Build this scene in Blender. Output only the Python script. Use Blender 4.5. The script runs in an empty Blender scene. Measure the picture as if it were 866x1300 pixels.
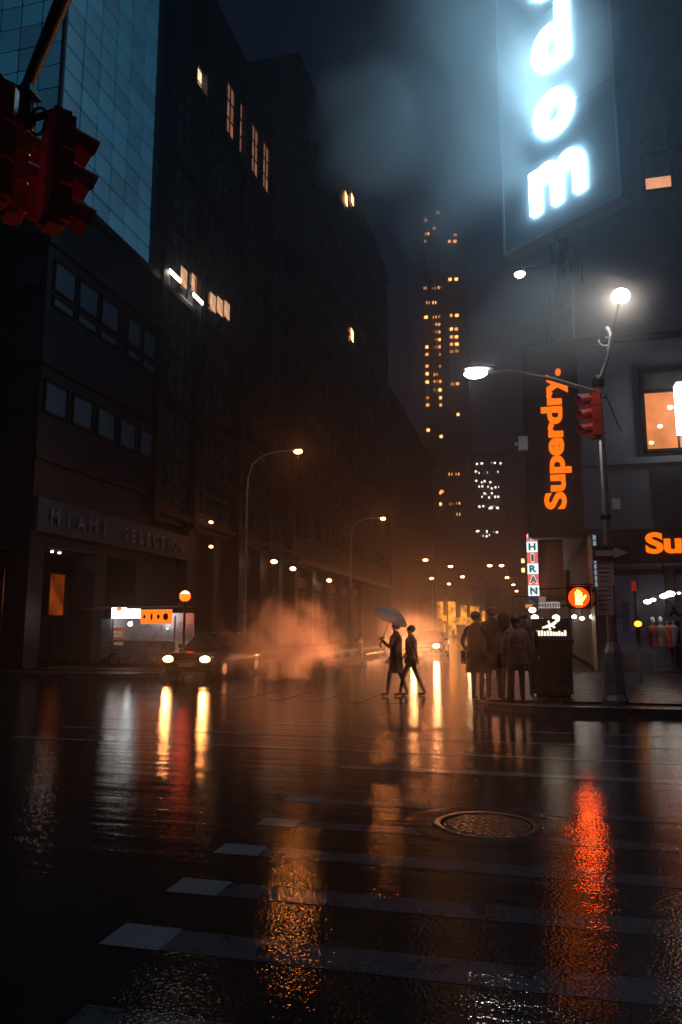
import bpy, bmesh, math, random
from mathutils import Vector, Matrix
random.seed(7)
R = math.radians
S = bpy.context.scene
COL = S.collection

# ------------------------------------------------------------------ camera
F = 950.0                                   # focal length in photo pixels (photo 866 x 1300)
PIT = math.atan(147 / 950); YAW = R(13.97)
CAMH = 1.6
cam = bpy.data.cameras.new('camera'); camo = bpy.data.objects.new('camera', cam); COL.objects.link(camo)
camo.location = (0, 0, CAMH); camo.rotation_euler = (R(90) + PIT, 0, YAW)
cam.sensor_fit = 'VERTICAL'; cam.sensor_height = 36; cam.lens = 36 * F / 1300
cam.clip_start = 0.05; cam.clip_end = 3000
S.camera = camo

# ------------------------------------------------------------------ world, sky
W = bpy.data.worlds.new('World'); S.world = W; W.use_nodes = True
wn = W.node_tree.nodes; wl = W.node_tree.links
sky = wn.new('ShaderNodeTexSky'); sky.sky_type = 'NISHITA'; sky.sun_disc = False
sky.sun_elevation = R(-2); sky.sun_rotation = R(200); sky.air_density = 1.6; sky.ozone_density = 3
wl.new(sky.outputs[0], wn['Background'].inputs[0]); wn['Background'].inputs[1].default_value = 0.13

# ------------------------------------------------------------------ exposure and sampling
S.view_settings.view_transform = 'Standard'; S.view_settings.look = 'None'
S.view_settings.exposure = 0.0; S.view_settings.gamma = 1.0
S.render.engine = 'CYCLES'
cy = S.cycles
cy.use_denoising = True
try: cy.denoiser = 'OPENIMAGEDENOISE'
except Exception: pass
cy.max_bounces = 4; cy.diffuse_bounces = 1; cy.glossy_bounces = 2; cy.transmission_bounces = 2
cy.volume_bounces = 0; cy.transparent_max_bounces = 8
cy.caustics_reflective = False; cy.caustics_refractive = False
cy.sample_clamp_indirect = 6; cy.sample_clamp_direct = 60; cy.blur_glossy = 0.1
cy.volume_step_rate = 1.0; cy.volume_max_steps = 96
cy.use_light_tree = True
cy.use_adaptive_sampling = True; cy.adaptive_threshold = 0.02; cy.adaptive_min_samples = 16

# ------------------------------------------------------------------ pixel -> place
def ray(px, py):
    dx = px - 433; dy = 650 - py
    up = F * math.sin(PIT) + dy * math.cos(PIT); fw = F * math.cos(PIT) - dy * math.sin(PIT)
    return Vector((dx * math.cos(YAW) - fw * math.sin(YAW), dx * math.sin(YAW) + fw * math.cos(YAW), up))
CAMP = Vector((0, 0, CAMH))
def atz(px, py, z): r = ray(px, py); return CAMP + r * ((z - CAMH) / r.z)
def atx(px, py, x): r = ray(px, py); return CAMP + r * (x / r.x)
def aty(px, py, y): r = ray(px, py); return CAMP + r * (y / r.y)
def atplane(px, py, o, n): r = ray(px, py); return CAMP + r * ((o - CAMP).dot(n) / r.dot(n))

# ------------------------------------------------------------------ materials
MATS = {}
def mat(name, col, rough=0.6, metal=0.0, spec=0.5, var=0.25, scale=3.0, bump=0.0, bscale=40.0, coat=0.0):
    if name in MATS: return MATS[name]
    m = bpy.data.materials.new(name); m.use_nodes = True
    n = m.node_tree.nodes; l = m.node_tree.links; b = n['Principled BSDF']
    b.inputs['Roughness'].default_value = rough; b.inputs['Metallic'].default_value = metal
    b.inputs['Specular IOR Level'].default_value = spec; b.inputs['Coat Weight'].default_value = coat
    tc = n.new('ShaderNodeTexCoord'); nz = n.new('ShaderNodeTexNoise')
    nz.inputs['Scale'].default_value = scale; nz.inputs['Detail'].default_value = 6
    l.new(tc.outputs['Object'], nz.inputs['Vector'])
    cr = n.new('ShaderNodeValToRGB')
    cr.color_ramp.elements[0].position = 0.3; cr.color_ramp.elements[1].position = 0.7
    cr.color_ramp.elements[0].color = [c * (1 - var) for c in col] + [1]
    cr.color_ramp.elements[1].color = [min(1, c * (1 + var)) for c in col] + [1]
    l.new(nz.outputs['Fac'], cr.inputs['Fac']); l.new(cr.outputs['Color'], b.inputs['Base Color'])
    rr = n.new('ShaderNodeMapRange')
    rr.inputs['To Min'].default_value = max(0.02, rough - 0.12); rr.inputs['To Max'].default_value = min(1, rough + 0.12)
    l.new(nz.outputs['Fac'], rr.inputs['Value']); l.new(rr.outputs[0], b.inputs['Roughness'])
    if bump:
        bz = n.new('ShaderNodeTexNoise'); bz.inputs['Scale'].default_value = bscale; bz.inputs['Detail'].default_value = 4
        l.new(tc.outputs['Object'], bz.inputs['Vector'])
        bp = n.new('ShaderNodeBump'); bp.inputs['Strength'].default_value = bump; bp.inputs['Distance'].default_value = 0.02
        l.new(bz.outputs['Fac'], bp.inputs['Height']); l.new(bp.outputs[0], b.inputs['Normal'])
    MATS[name] = m
    return m

def glow(name, col, strength, sample=True, var=0.0, scale=2.0):
    """a material for things that give off light (lamps, lit signs, lit windows, headlights)"""
    if name in MATS: return MATS[name]
    m = bpy.data.materials.new(name); m.use_nodes = True
    n = m.node_tree.nodes; l = m.node_tree.links; b = n['Principled BSDF']
    b.inputs['Base Color'].default_value = (0.03, 0.03, 0.03, 1); b.inputs['Roughness'].default_value = 0.4; b.inputs['Specular IOR Level'].default_value = 0.15
    b.inputs['Emission Color'].default_value = (*col, 1); b.inputs['Emission Strength'].default_value = strength
    if var:
        tc = n.new('ShaderNodeTexCoord'); nz = n.new('ShaderNodeTexNoise')
        nz.inputs['Scale'].default_value = scale; nz.inputs['Detail'].default_value = 4
        mr = n.new('ShaderNodeMapRange'); mr.inputs['From Min'].default_value = 0.3; mr.inputs['From Max'].default_value = 0.7
        mr.inputs['To Min'].default_value = strength * (1 - var); mr.inputs['To Max'].default_value = strength * (1 + var)
        l.new(tc.outputs['Object'], nz.inputs['Vector']); l.new(nz.outputs['Fac'], mr.inputs['Value'])
        l.new(mr.outputs[0], b.inputs['Emission Strength'])
    m.cycles.emission_sampling = 'FRONT' if sample else 'NONE'
    MATS[name] = m
    return m

# ------------------------------------------------------------------ mesh builder
class MB:
    def __init__(self): self.v = []; self.f = []
    def add(self, vs, fs):
        o = len(self.v); self.v += [tuple(p) for p in vs]; self.f += [tuple(i + o for i in q) for q in fs]; return self
    def box(self, a, b):
        x0, y0, z0 = [min(p, q) for p, q in zip(a, b)]; x1, y1, z1 = [max(p, q) for p, q in zip(a, b)]
        return self.add([(x0,y0,z0),(x1,y0,z0),(x1,y1,z0),(x0,y1,z0),(x0,y0,z1),(x1,y0,z1),(x1,y1,z1),(x0,y1,z1)],
                        [(0,3,2,1),(4,5,6,7),(0,1,5,4),(1,2,6,5),(2,3,7,6),(3,0,4,7)])
    def prism(self, pts, z0, z1):
        n = len(pts)
        return self.add([(x, y, z0) for x, y in pts] + [(x, y, z1) for x, y in pts],
                        [tuple(range(n))[::-1], tuple(range(n, 2 * n))] + [(i, (i+1) % n, n + (i+1) % n, n + i) for i in range(n)])
    def tube(self, pts, rs, seg=10, cap=True):
        pts = [Vector(p) for p in pts]
        if not isinstance(rs, (list, tuple)): rs = [rs] * len(pts)
        vs = []; fs = []; prev = None
        for i, p in enumerate(pts):
            d = (pts[min(i+1, len(pts)-1)] - pts[max(i-1, 0)]).normalized()
            if prev is None:
                a = d.orthogonal().normalized()
            else:
                a = (prev - d * prev.dot(d)).normalized()
            prev = a; b = d.cross(a)
            for k in range(seg):
                t = 2 * math.pi * k / seg
                vs.append(p + (a * math.cos(t) + b * math.sin(t)) * rs[i])
        for i in range(len(pts) - 1):
            for k in range(seg):
                q = (k + 1) % seg
                fs.append((i*seg+k, i*seg+q, (i+1)*seg+q, (i+1)*seg+k))
        if cap:
            fs.append(tuple(range(seg))[::-1]); fs.append(tuple(range((len(pts)-1)*seg, len(pts)*seg)))
        return self.add(vs, fs)
    def lathe(self, prof, c=(0,0,0), seg=24):
        """prof = [(r, z)] about the vertical axis through c"""
        vs = []; fs = []
        for r, z in prof:
            for k in range(seg):
                t = 2 * math.pi * k / seg; vs.append((c[0] + r * math.cos(t), c[1] + r * math.sin(t), c[2] + z))
        for i in range(len(prof) - 1):
            for k in range(seg):
                q = (k + 1) % seg; fs.append((i*seg+k, i*seg+q, (i+1)*seg+q, (i+1)*seg+k))
        fs.append(tuple(range(seg))[::-1]); fs.append(tuple(range((len(prof)-1)*seg, len(prof)*seg)))
        return self.add(vs, fs)
    def ball(self, c, r, seg=12, rings=7):
        if not isinstance(r, (tuple, list)): r = (r, r, r)
        vs = [(c[0], c[1], c[2] - r[2])]; fs = []
        for i in range(1, rings):
            a = math.pi * i / rings
            for k in range(seg):
                t = 2 * math.pi * k / seg
                vs.append((c[0] + r[0]*math.sin(a)*math.cos(t), c[1] + r[1]*math.sin(a)*math.sin(t), c[2] - r[2]*math.cos(a)))
        vs.append((c[0], c[1], c[2] + r[2])); top = len(vs) - 1
        for k in range(seg):
            q = (k + 1) % seg
            fs.append((0, 1 + q, 1 + k)); fs.append((top, top - seg + k, top - seg + q))
            for i in range(rings - 2):
                fs.append((1+i*seg+k, 1+i*seg+q, 1+(i+1)*seg+q, 1+(i+1)*seg+k))
        return self.add(vs, fs)
    def xf(self, M):
        self.v = [tuple(M @ Vector(p)) for p in self.v]; return self
    def mesh(self, name, m, off=None, smooth=False):
        me = bpy.data.meshes.new(name)
        vs = self.v if off is None else [(p[0]-off[0], p[1]-off[1], p[2]-off[2]) for p in self.v]
        me.from_pydata(vs, [], self.f); me.update()
        bm = bmesh.new(); bm.from_mesh(me); bmesh.ops.recalc_face_normals(bm, faces=bm.faces); bm.to_mesh(me); bm.free()
        if m: me.materials.append(m)
        if smooth:
            me.polygons.foreach_set('use_smooth', [True] * len(me.polygons))
            try: me.set_sharp_from_angle(angle=R(40))
            except Exception: pass
        return me

def tag(o, label=None, cat=None, group=None, kind=None):
    if label: o['label'] = label
    if cat: o['category'] = cat
    if group: o['group'] = group
    if kind: o['kind'] = kind
    return o
def thing(name, label, cat, loc=(0,0,0), group=None, rz=0.0):
    o = bpy.data.objects.new(name, None); COL.objects.link(o); o.location = loc; o.rotation_euler = (0,0,rz)
    o.empty_display_size = 0.2
    return tag(o, label, cat, group)
def root_of(o):
    while o.parent: o = o.parent
    return o
def part(name, mb, m, parent, smooth=False, label=None):
    """mb in world coordinates when the root is an un-rotated empty (coords minus the root's place)"""
    off = root_of(parent).location if parent else None
    me = mb.mesh(name, m, off, smooth) if isinstance(mb, MB) else mb
    o = bpy.data.objects.new(name, me); COL.objects.link(o); o.parent = parent
    if label: o['label'] = label
    return o
def inst(name, me, loc, parent, rot=(0,0,0), scale=(1,1,1)):
    o = bpy.data.objects.new(name, me); COL.objects.link(o); o.parent = parent
    o.location = Vector(loc) - (root_of(parent).location if parent else Vector()); o.rotation_euler = rot; o.scale = scale
    return o
def solo(name, mb, m, label=None, cat=None, group=None, kind=None, smooth=False, org=None):
    me = mb.mesh(name, m, org, smooth); o = bpy.data.objects.new(name, me); COL.objects.link(o)
    if org is not None: o.location = org
    return tag(o, label, cat, group, kind)
def copy_tree(o, parent=None):
    c = o.copy(); COL.objects.link(c); c.parent = parent
    for ch in list(o.children): copy_tree(ch, c)
    return c

def text_mesh(body, size=1.0, bold=0.0, extrude=0.03, align='CENTER', m=None, res=4, shear=0.0):
    cu = bpy.data.curves.new('lettering', 'FONT'); cu.body = body; cu.size = size; cu.extrude = extrude
    cu.offset = bold; cu.align_x = align; cu.align_y = 'CENTER'; cu.resolution_u = res; cu.shear = shear
    ob = bpy.data.objects.new('lettering', cu); COL.objects.link(ob)
    dg = bpy.context.evaluated_depsgraph_get(); dg.update()
    me = bpy.data.meshes.new_from_object(ob.evaluated_get(dg)); bpy.data.objects.remove(ob)
    me.materials.clear()
    if m: me.materials.append(m)
    return me

def fit_mesh(me, w, h):
    """scale text in its plane so it spans w x h, centred"""
    xs = [v.co.x for v in me.vertices]; ys = [v.co.y for v in me.vertices]
    cx, cyy = (max(xs)+min(xs))/2, (max(ys)+min(ys))/2
    sx = w / (max(xs)-min(xs)) if w else None; sy = h / (max(ys)-min(ys))
    if sx is None: sx = sy
    for v in me.vertices: v.co.x = (v.co.x - cx) * sx; v.co.y = (v.co.y - cyy) * sy
    return me

# palette -----------------------------------------------------------
M_conc = mat('wet_concrete', (0.03, 0.03, 0.034), 0.3, var=0.3, scale=1.3, bump=0.3, bscale=30)
M_kerb = mat('kerb_granite', (0.13, 0.13, 0.14), 0.3, var=0.25, scale=3, bump=0.2, bscale=25)
M_dark = mat('dark_facade', (0.007, 0.011, 0.024), 0.45, var=0.35, scale=0.5, bump=0.15, bscale=6)
M_darker = mat('soot_stone', (0.018, 0.019, 0.026), 0.6, var=0.4, scale=0.4, bump=0.2, bscale=5)
M_frame = mat('window_frame_metal', (0.03, 0.032, 0.04), 0.35, metal=0.6, var=0.2)
M_glass = mat('dark_window_glass', (0.018, 0.022, 0.03), 0.08, spec=0.8, var=0.2)
M_blind = mat('pale_window_blind', (0.05, 0.095, 0.16), 0.5, var=0.15, scale=1.0)
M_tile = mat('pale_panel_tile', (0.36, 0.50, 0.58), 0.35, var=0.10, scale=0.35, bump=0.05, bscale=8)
_b = M_tile.node_tree.nodes['Principled BSDF']; _b.inputs['Emission Color'].default_value = (.07,.40,.72,1); _b.inputs['Emission Strength'].default_value = .08   # frosted panels; light on both faces is put in as their own emission
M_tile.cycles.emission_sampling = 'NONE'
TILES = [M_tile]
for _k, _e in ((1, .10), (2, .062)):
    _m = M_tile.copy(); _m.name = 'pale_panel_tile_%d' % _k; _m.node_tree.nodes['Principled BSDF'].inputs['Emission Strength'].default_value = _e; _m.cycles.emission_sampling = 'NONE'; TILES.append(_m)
M_joint = mat('panel_joint', (0.05, 0.055, 0.06), 0.6)
M_steel = mat('galvanised_steel', (0.42, 0.44, 0.46), 0.38, metal=0.8, var=0.2, scale=6)
M_black = mat('black_metal', (0.018, 0.018, 0.02), 0.35, metal=0.3, var=0.2)
M_red = mat('signal_body_red_lit', (0.75, 0.05, 0.02), 0.4, var=0.25, scale=8, bump=0.1, bscale=60)  # yellow bodies; the red light on them is put into the colour
M_wall = mat('grey_render_wall', (0.30, 0.355, 0.46), 0.7, var=0.14, scale=0.6, bump=0.2, bscale=12)  # blue of the sign glow and haze is put into the wall colour
M_white = mat('white_paint', (0.72, 0.72, 0.70), 0.45, var=0.1)
M_rub = mat('rubber', (0.015, 0.015, 0.016), 0.7)
M_carp = mat('black_car_paint', (0.012, 0.012, 0.014), 0.18, metal=0.2, var=0.1, coat=0.8)
M_signbk = mat('sign_box_cladding', (0.035, 0.037, 0.042), 0.4, var=0.2, scale=1.5)

G_lampw = glow('lamp_white', (1.0, 0.88, 0.76), 75)
G_lampo = glow('lamp_sodium', (1.0, 0.27, 0.05), 175)
G_lampf = glow('lamp_far', (1.0, 0.27, 0.08), 75)
G_head = glow('headlight', (1.0, 0.45, 0.14), 22)
G_letter = glow('letter_white', (0.46, 0.80, 1.0), 34)
G_orange = glow('letter_orange', (1.0, 0.155, 0.003), 1.35)
G_winw = glow('window_warm', (1.0, 0.44, 0.20), 0.55, False, 0.5, 0.9)
G_winf = glow('window_far', (1.0, 0.42, 0.14), 9.0, False, 0.4, 0.2)
G_tube = glow('fluorescent', (1.0, 0.85, 0.65), 14)
G_red = glow('red_lamp', (1.0, 0.10, 0.01), 60)
G_shop = glow('shop_light', (1.0, 0.86, 0.72), 12, False)
G_gold = glow('gold_light', (1.0, 0.36, 0.04), 1.1, False, 0.8, 0.9)
G_white = glow('sign_white', (0.9, 0.97, 1.0), 2.0)
G_dim = glow('window_dim_teal', (0.25, 0.55, 0.9), 0.02, False, 0.4, 0.4)

# ================================================================== THE SETTING
def wet_road(name, base, paint=None, wear=0.5):
    m = bpy.data.materials.new(name); m.use_nodes = True
    n = m.node_tree.nodes; l = m.node_tree.links; b = n['Principled BSDF']
    geo = n.new('ShaderNodeNewGeometry')
    def noise(scale, detail=3, vec=None, rough=0.5):
        z = n.new('ShaderNodeTexNoise'); z.inputs['Scale'].default_value = scale; z.inputs['Detail'].default_value = detail
        z.inputs['Roughness'].default_value = rough
        l.new(vec if vec is not None else geo.outputs['Position'], z.inputs['Vector']); return z.outputs['Fac']
    def ramp(src, a, c, lo=0.0, hi=1.0):
        r = n.new('ShaderNodeMapRange'); r.inputs['From Min'].default_value = a; r.inputs['From Max'].default_value = c
        r.inputs['To Min'].default_value = lo; r.inputs['To Max'].default_value = hi; l.new(src, r.inputs['Value']); return r.outputs[0]
    def math_(op, a, c):
        k = n.new('ShaderNodeMath'); k.operation = op
        for i, s in enumerate((a, c)):
            if isinstance(s, (int, float)): k.inputs[i].default_value = s
            else: l.new(s, k.inputs[i])
        return k.outputs[0]
    mp = n.new('ShaderNodeMapping'); mp.inputs['Scale'].default_value = (0.35, 1.0, 1.0); l.new(geo.outputs['Position'], mp.inputs['Vector'])
    pud = ramp(noise(0.55, 5, mp.outputs[0], 0.55), 0.53, 0.66)                       # 1 = standing film of water
    agg = noise(70, 2, rough=0.5); grit = noise(26, 2)
    vor = n.new('ShaderNodeTexVoronoi'); vor.inputs['Scale'].default_value = 48; l.new(geo.outputs['Position'], vor.inputs['Vector'])
    # colour
    mix = n.new('ShaderNodeMix'); mix.data_type = 'RGBA'
    mix.inputs['A'].default_value = [c * 0.55 for c in base] + [1]; mix.inputs['B'].default_value = [c * 1.5 for c in base] + [1]
    l.new(ramp(agg, 0.3, 0.7), mix.inputs['Factor'])
    colour = mix.outputs['Result']
    if paint:
        worn = math_('MULTIPLY', ramp(noise(4.0, 8, rough=0.75), 0.72 - 0.42*wear, 0.90 - 0.42*wear), 1.0)
        worn = ramp(math_('SUBTRACT', math_('ADD', worn, ramp(agg, 0.35, 0.65, -0.35, 0.35)), 0.0), 0.2, 0.8)
        pm = n.new('ShaderNodeMix'); pm.data_type = 'RGBA'
        l.new(math_('MULTIPLY', math_('SUBTRACT', 1.0, worn), 1.0), pm.inputs['Factor'])
        l.new(colour, pm.inputs['A']); pm.inputs['B'].default_value = (*paint, 1); colour = pm.outputs['Result']
    l.new(colour, b.inputs['Base Color'])
    b.inputs['Roughness'].default_value = 0.2
    l.new(ramp(pud, 0, 1, 0.075, 0.05), b.inputs['Roughness'])
    b.inputs['Specular IOR Level'].default_value = 0.5
    # relief: stone grain (drowned in the puddles) and slow waves
    grain = math_('MULTIPLY', math_('ADD', math_('MULTIPLY', agg, 0.5), math_('MULTIPLY', vor.outputs['Distance'], 0.6)), ramp(pud, 0, 1, 1.0, 0.45))
    b1 = n.new('ShaderNodeBump'); b1.inputs['Strength'].default_value = 0.6; b1.inputs['Distance'].default_value = 0.0024
    l.new(grain, b1.inputs['Height'])
    mp2 = n.new('ShaderNodeMapping'); mp2.inputs['Scale'].default_value = (0.45, 3.0, 1.0); l.new(geo.outputs['Position'], mp2.inputs['Vector'])
    wav = noise(1.6, 3, mp2.outputs[0])
    b2 = n.new('ShaderNodeBump'); b2.inputs['Strength'].default_value = 0.42; b2.inputs['Distance'].default_value = 0.012
    l.new(wav, b2.inputs['Height']); l.new(b1.outputs[0], b2.inputs['Normal']); l.new(b2.outputs[0], b.inputs['Normal'])
    return m
M_road = wet_road('wet_asphalt', (0.022, 0.022, 0.025))
M_bar = wet_road('worn_road_paint', (0.022, 0.022, 0.025), (0.11, 0.118, 0.15), 0.55)
M_line = wet_road('stop_line_paint', (0.022, 0.022, 0.025), (0.22, 0.23, 0.27), 0.5)
M_fresh = wet_road('fresh_road_paint', (0.03, 0.03, 0.03), (0.30, 0.32, 0.37), 0.3)

road = solo('road', MB().add([(-420,-60,0),(420,-60,0),(420,560,0),(-420,560,0)], [(0,1,2,3)]), M_road, kind='structure')

def sheet(x0, x1, y0, y1, z, th=0.003):
    return MB().add([(x0,y0,z),(x1,y0,z),(x1,y1,z),(x0,y1,z)], [(0,1,2,3)])
# crosswalk: bars lie across the view, a brighter repainted end on each
for y0, y1, xa in [(2.05,2.33,-2.26),(2.88,3.15,-2.22),(3.70,3.98,-2.2),(4.49,4.75,-2.23),(5.30,5.55,-2.27),(6.11,6.34,-2.24),(6.97,7.19,-2.3)]:
    bar = part('crosswalk_bar', sheet(xa + 0.32, 3.4, y0 + 0.01, y1 - 0.015, 0.0015), M_bar, road)
    if y0 > 3.5: part('repainted_end', sheet(xa, xa + 0.335, y0, y1, 0.003), M_fresh, bar)
part('stop_line', sheet(-2.2, 3.2, 8.70, 8.92, 0.002), M_line, road)
for yy in (9.9, 11.1, 12.3): part('road_line', sheet(-7.5, 2.6, yy, yy + 0.14, 0.002), M_line, road)
for k in range(7): part('crosswalk_bar', sheet(-7.6 + k*0.92, -7.28 + k*0.92, 16.3, 19.0, 0.004), M_bar, road)     # far crossing over the avenue
for k in range(12):                                                                                              # lane dashes up the avenue
    part('lane_dash', sheet(-4.75, -4.62, 26 + k*8, 29 + k*8, 0.004), M_bar, road)

# sidewalks: kerb stones round a bed of concrete flags
def sidewalk(name, outline, flags, kerbs):
    o = solo(name, MB().prism(outline, 0.0, 0.085), M_conc, kind='structure')
    x0, x1, y0, y1, st = flags
    nx = max(1, round((x1-x0)/st)); ny = max(1, round((y1-y0)/st)); fx = (x1-x0)/nx; fy = (y1-y0)/ny
    me = MB().box((-fx/2+.008,-fy/2+.008,0), (fx/2-.008,fy/2-.008,0.045)).mesh('flagstone', M_conc)
    for i in range(nx):
        for j in range(ny):
            inst('flagstone', me, (x0+fx*(i+.5), y0+fy*(j+.5), 0.085+random.uniform(-.004,.002)), o)
    for (a, c) in kerbs:
        a = Vector(a); c = Vector(c); d = (c-a); n = max(1, round(d.length/1.8)); d = d/n; w = Vector((-d.y, d.x)).normalized()*0.17
        for k in range(n):
            p = a+d*k+d*0.006; q = a+d*(k+1)-d*0.006
            part('kerb_stone', MB().prism([(p.x,p.y),(q.x,q.y),(q.x+w.x,q.y+w.y),(p.x+w.x,p.y+w.y)], -0.02, 0.137), M_kerb, o)
    return o
KX, KY = -1.2, 15.0          # kerb of the far right corner
sidewalk('sidewalk_right', [(KX+.17,KY+1.2),(KX+1.2,KY+.17),(14,KY+.17),(14,27),(2.1,27),(2.1,190),(KX+.17,190)], (KX+.2, 11.6, KY+1.2, 26.9, 1.5),
         [((14,KY),(KX+1.2,KY)),((KX+1.2,KY),(KX+.35,KY+.35)),((KX+.35,KY+.35),(KX,KY+1.2)),((KX,KY+1.2),(KX,60))][0:0] +
         [((KX+1.2,KY),(14,KY)),((KX+.35,KY+.35),(KX+1.2,KY)),((KX,KY+1.2),(KX+.35,KY+.35)),((KX,60),(KX,KY+1.2))])
LX = -12.0                   # kerb of the far left corner
sidewalk('sidewalk_left', [(-40,22.2),(LX-1.2,22.2),(LX-.17,23.4),(LX-.17,190),(-18,190),(-18,24.2),(-40,24.2)], (-17.9, LX-.2, 24.2, 40.0, 1.5),
         [((-30,22.0),(LX-1.2,22.0)),((LX-1.2,22.0),(LX-.3,22.4)),((LX-.3,22.4),(LX,23.2)),((LX,23.2),(LX,70))])
sidewalk('traffic_island', [(-8.9,33),(-7.9,32.4),(-7.1,33),(-7.1,60),(-8.9,60)], (-8.85, -7.2, 33.4, 60, 1.6),
         [((-7.0,32.9),(-7.0,60)),((-7.95,32.2),(-7.0,32.9)),((-9.05,32.9),(-7.95,32.2)),((-9.05,60),(-9.05,32.9))])
sidewalk('sidewalk_near', [(KX+.4,1.25),(12,1.25),(12,-8),(KX+.2,-8),(KX+.2,.4)], (KX+.3, 11.0, -7.5, .3, 1.5),
         [((KX+1,1.3),(12,1.3)),((KX+.1,.4),(KX+1,1.3)),((KX,-8),(KX+.1,.4))])

# manhole cover
mc = atz(618, 1047, 0); mc.z = 0
mh = thing('manhole_cover', 'round iron manhole cover sunk in the wet asphalt by the crosswalk', 'manhole cover', mc)
part('ring', MB().lathe([(0.37,0.0),(0.372,0.004),(0.39,0.006),(0.43,0.005),(0.44,0.0)], mc, 48), mat('cast_iron', (0.014,0.014,0.016), 0.5, metal=0.0, spec=.05, bump=0.4, bscale=60), mh, True)
lid = part('lid', MB().lathe([(0.355,0.0005),(0.352,0.002)], mc, 48), MATS['cast_iron'], mh)
stud = MB().box((-.022,-.022,0),(.022,.022,.003)).mesh('stud', MATS['cast_iron'])
for i in range(-5, 6):
    for j in range(-5, 6):
        if math.hypot(i, j) < 5.3: inst('stud', stud, mc + Vector((i*.062+(j%2)*.02, j*.062, .002)), lid)
part('asphalt_collar', MB().lathe([(0.445,0.0),(0.45,0.003),(0.60,0.0025),(0.68,0.0)], mc, 40), M_road, mh)

# ================================================================== BUILDINGS
def frame_mesh(w, h, bars_x=0, bars_z=0, t=0.07, d=0.14, axis='x', m=M_frame):
    """window frame centred, lying in a facade whose normal is +axis ('x') or -y ('y')"""
    mb = MB()
    def bx(u0, u1, z0, z1, dd=d):
        if axis == 'x': mb.box((0, u0, z0), (dd, u1, z1))
        else: mb.box((u0, -dd, z0), (u1, 0, z1))
    bx(-w/2, -w/2+t, -h/2, h/2); bx(w/2-t, w/2, -h/2, h/2); bx(-w/2+t, w/2-t, h/2-t, h/2); bx(-w/2+t, w/2-t, -h/2, -h/2+t)
    for i in range(bars_x): u = -w/2 + w*(i+1)/(bars_x+1); bx(u-t*.35, u+t*.35, -h/2+t, h/2-t, d*.75)
    for i in range(bars_z): z = -h/2 + h*(i+1)/(bars_z+1); bx(-w/2+t, w/2-t, z-t*.35, z+t*.35, d*.7)
    return mb.mesh('window', m)
def pane_mesh(w, h, m, axis='x', d=0.03):
    mb = MB()
    if axis == 'x': mb.box((0.004, -w/2, -h/2), (d, w/2, h/2))
    else: mb.box((-w/2, -d, -h/2), (w/2, -0.004, h/2))
    return mb.mesh('pane', m)
def window(root, p, fm, pm):
    f = inst('window', fm, p, root)
    o = bpy.data.objects.new('pane', pm); COL.objects.link(o); o.parent = f
    return f

LXF = -18.0; LYC = 24.2     # left facade plane, its near corner
# --- department store on the left corner
st = thing('corner_store', 'dark corner store with pale tiled upper block and lettered fascia over the entrance', 'building', (LXF-6, LYC+4, 0))
part('wall', MB().box((-40, LYC, 4.9), (LXF, 33.0, 19.2)), M_dark, st)
part('upper_block', MB().box((-36, LYC+.2, 19.5), (LXF-.1, 32.4, 40)), M_joint, st)
part('ledge', MB().box((-40, LYC-.25, 19.2), (LXF+.3, 33.0, 19.5)), M_dark, st)
part('cornice', MB().box((-40, LYC-.15, 16.75), (LXF+.18, 33.0, 16.95)).box((-40, LYC-.15, 11.75), (LXF+.18, 33.0, 11.9)).box((-40, LYC-.12, 8.0), (LXF+.14, 33.0, 8.2)), M_dark, st)
blk = st
tw, th = 1.28, 1.06
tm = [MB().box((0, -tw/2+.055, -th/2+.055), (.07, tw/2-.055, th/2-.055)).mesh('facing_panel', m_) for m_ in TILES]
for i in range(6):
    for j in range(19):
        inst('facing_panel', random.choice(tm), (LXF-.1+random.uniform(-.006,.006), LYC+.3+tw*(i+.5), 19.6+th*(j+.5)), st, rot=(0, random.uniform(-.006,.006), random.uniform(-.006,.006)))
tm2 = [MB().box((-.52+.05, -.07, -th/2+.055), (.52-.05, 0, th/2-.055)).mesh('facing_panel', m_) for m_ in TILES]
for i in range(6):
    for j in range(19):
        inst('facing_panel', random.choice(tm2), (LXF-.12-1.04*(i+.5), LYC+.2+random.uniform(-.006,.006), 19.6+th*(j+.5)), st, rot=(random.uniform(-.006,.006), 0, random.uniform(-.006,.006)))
part('corner_trim', MB().box((LXF-.12, LYC+.1, 19.5), (LXF+.02, LYC+.24, 40)), M_joint, st)
part('side_pier', MB().box((LXF-.1, 32.1, 19.5), (LXF+.25, 33.0, 38)), M_dark, st)
# two rows of windows with pale blinds
fm = frame_mesh(1.55, 1.35); pm = pane_mesh(1.45, 1.25, M_blind); fm2 = frame_mesh(1.55, .5); pm2 = pane_mesh(1.45, .42, M_blind)
for k in range(5): window(st, (LXF, LYC+.95+1.85*k, 10.55), fm, pm)
for y in (25.3, 27.0, 28.7, 31.0, 32.3): window(st, (LXF, y, 15.6), fm, pm); window(st, (LXF, y, 14.5), fm2, pm2)
fmy = frame_mesh(1.2, 1.3, axis='y'); pmy = pane_mesh(1.1, 1.2, M_blind, 'y')
for z in (10.55, 15.6): window(st, (LXF-.9, LYC, z), fmy, pmy)
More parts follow.
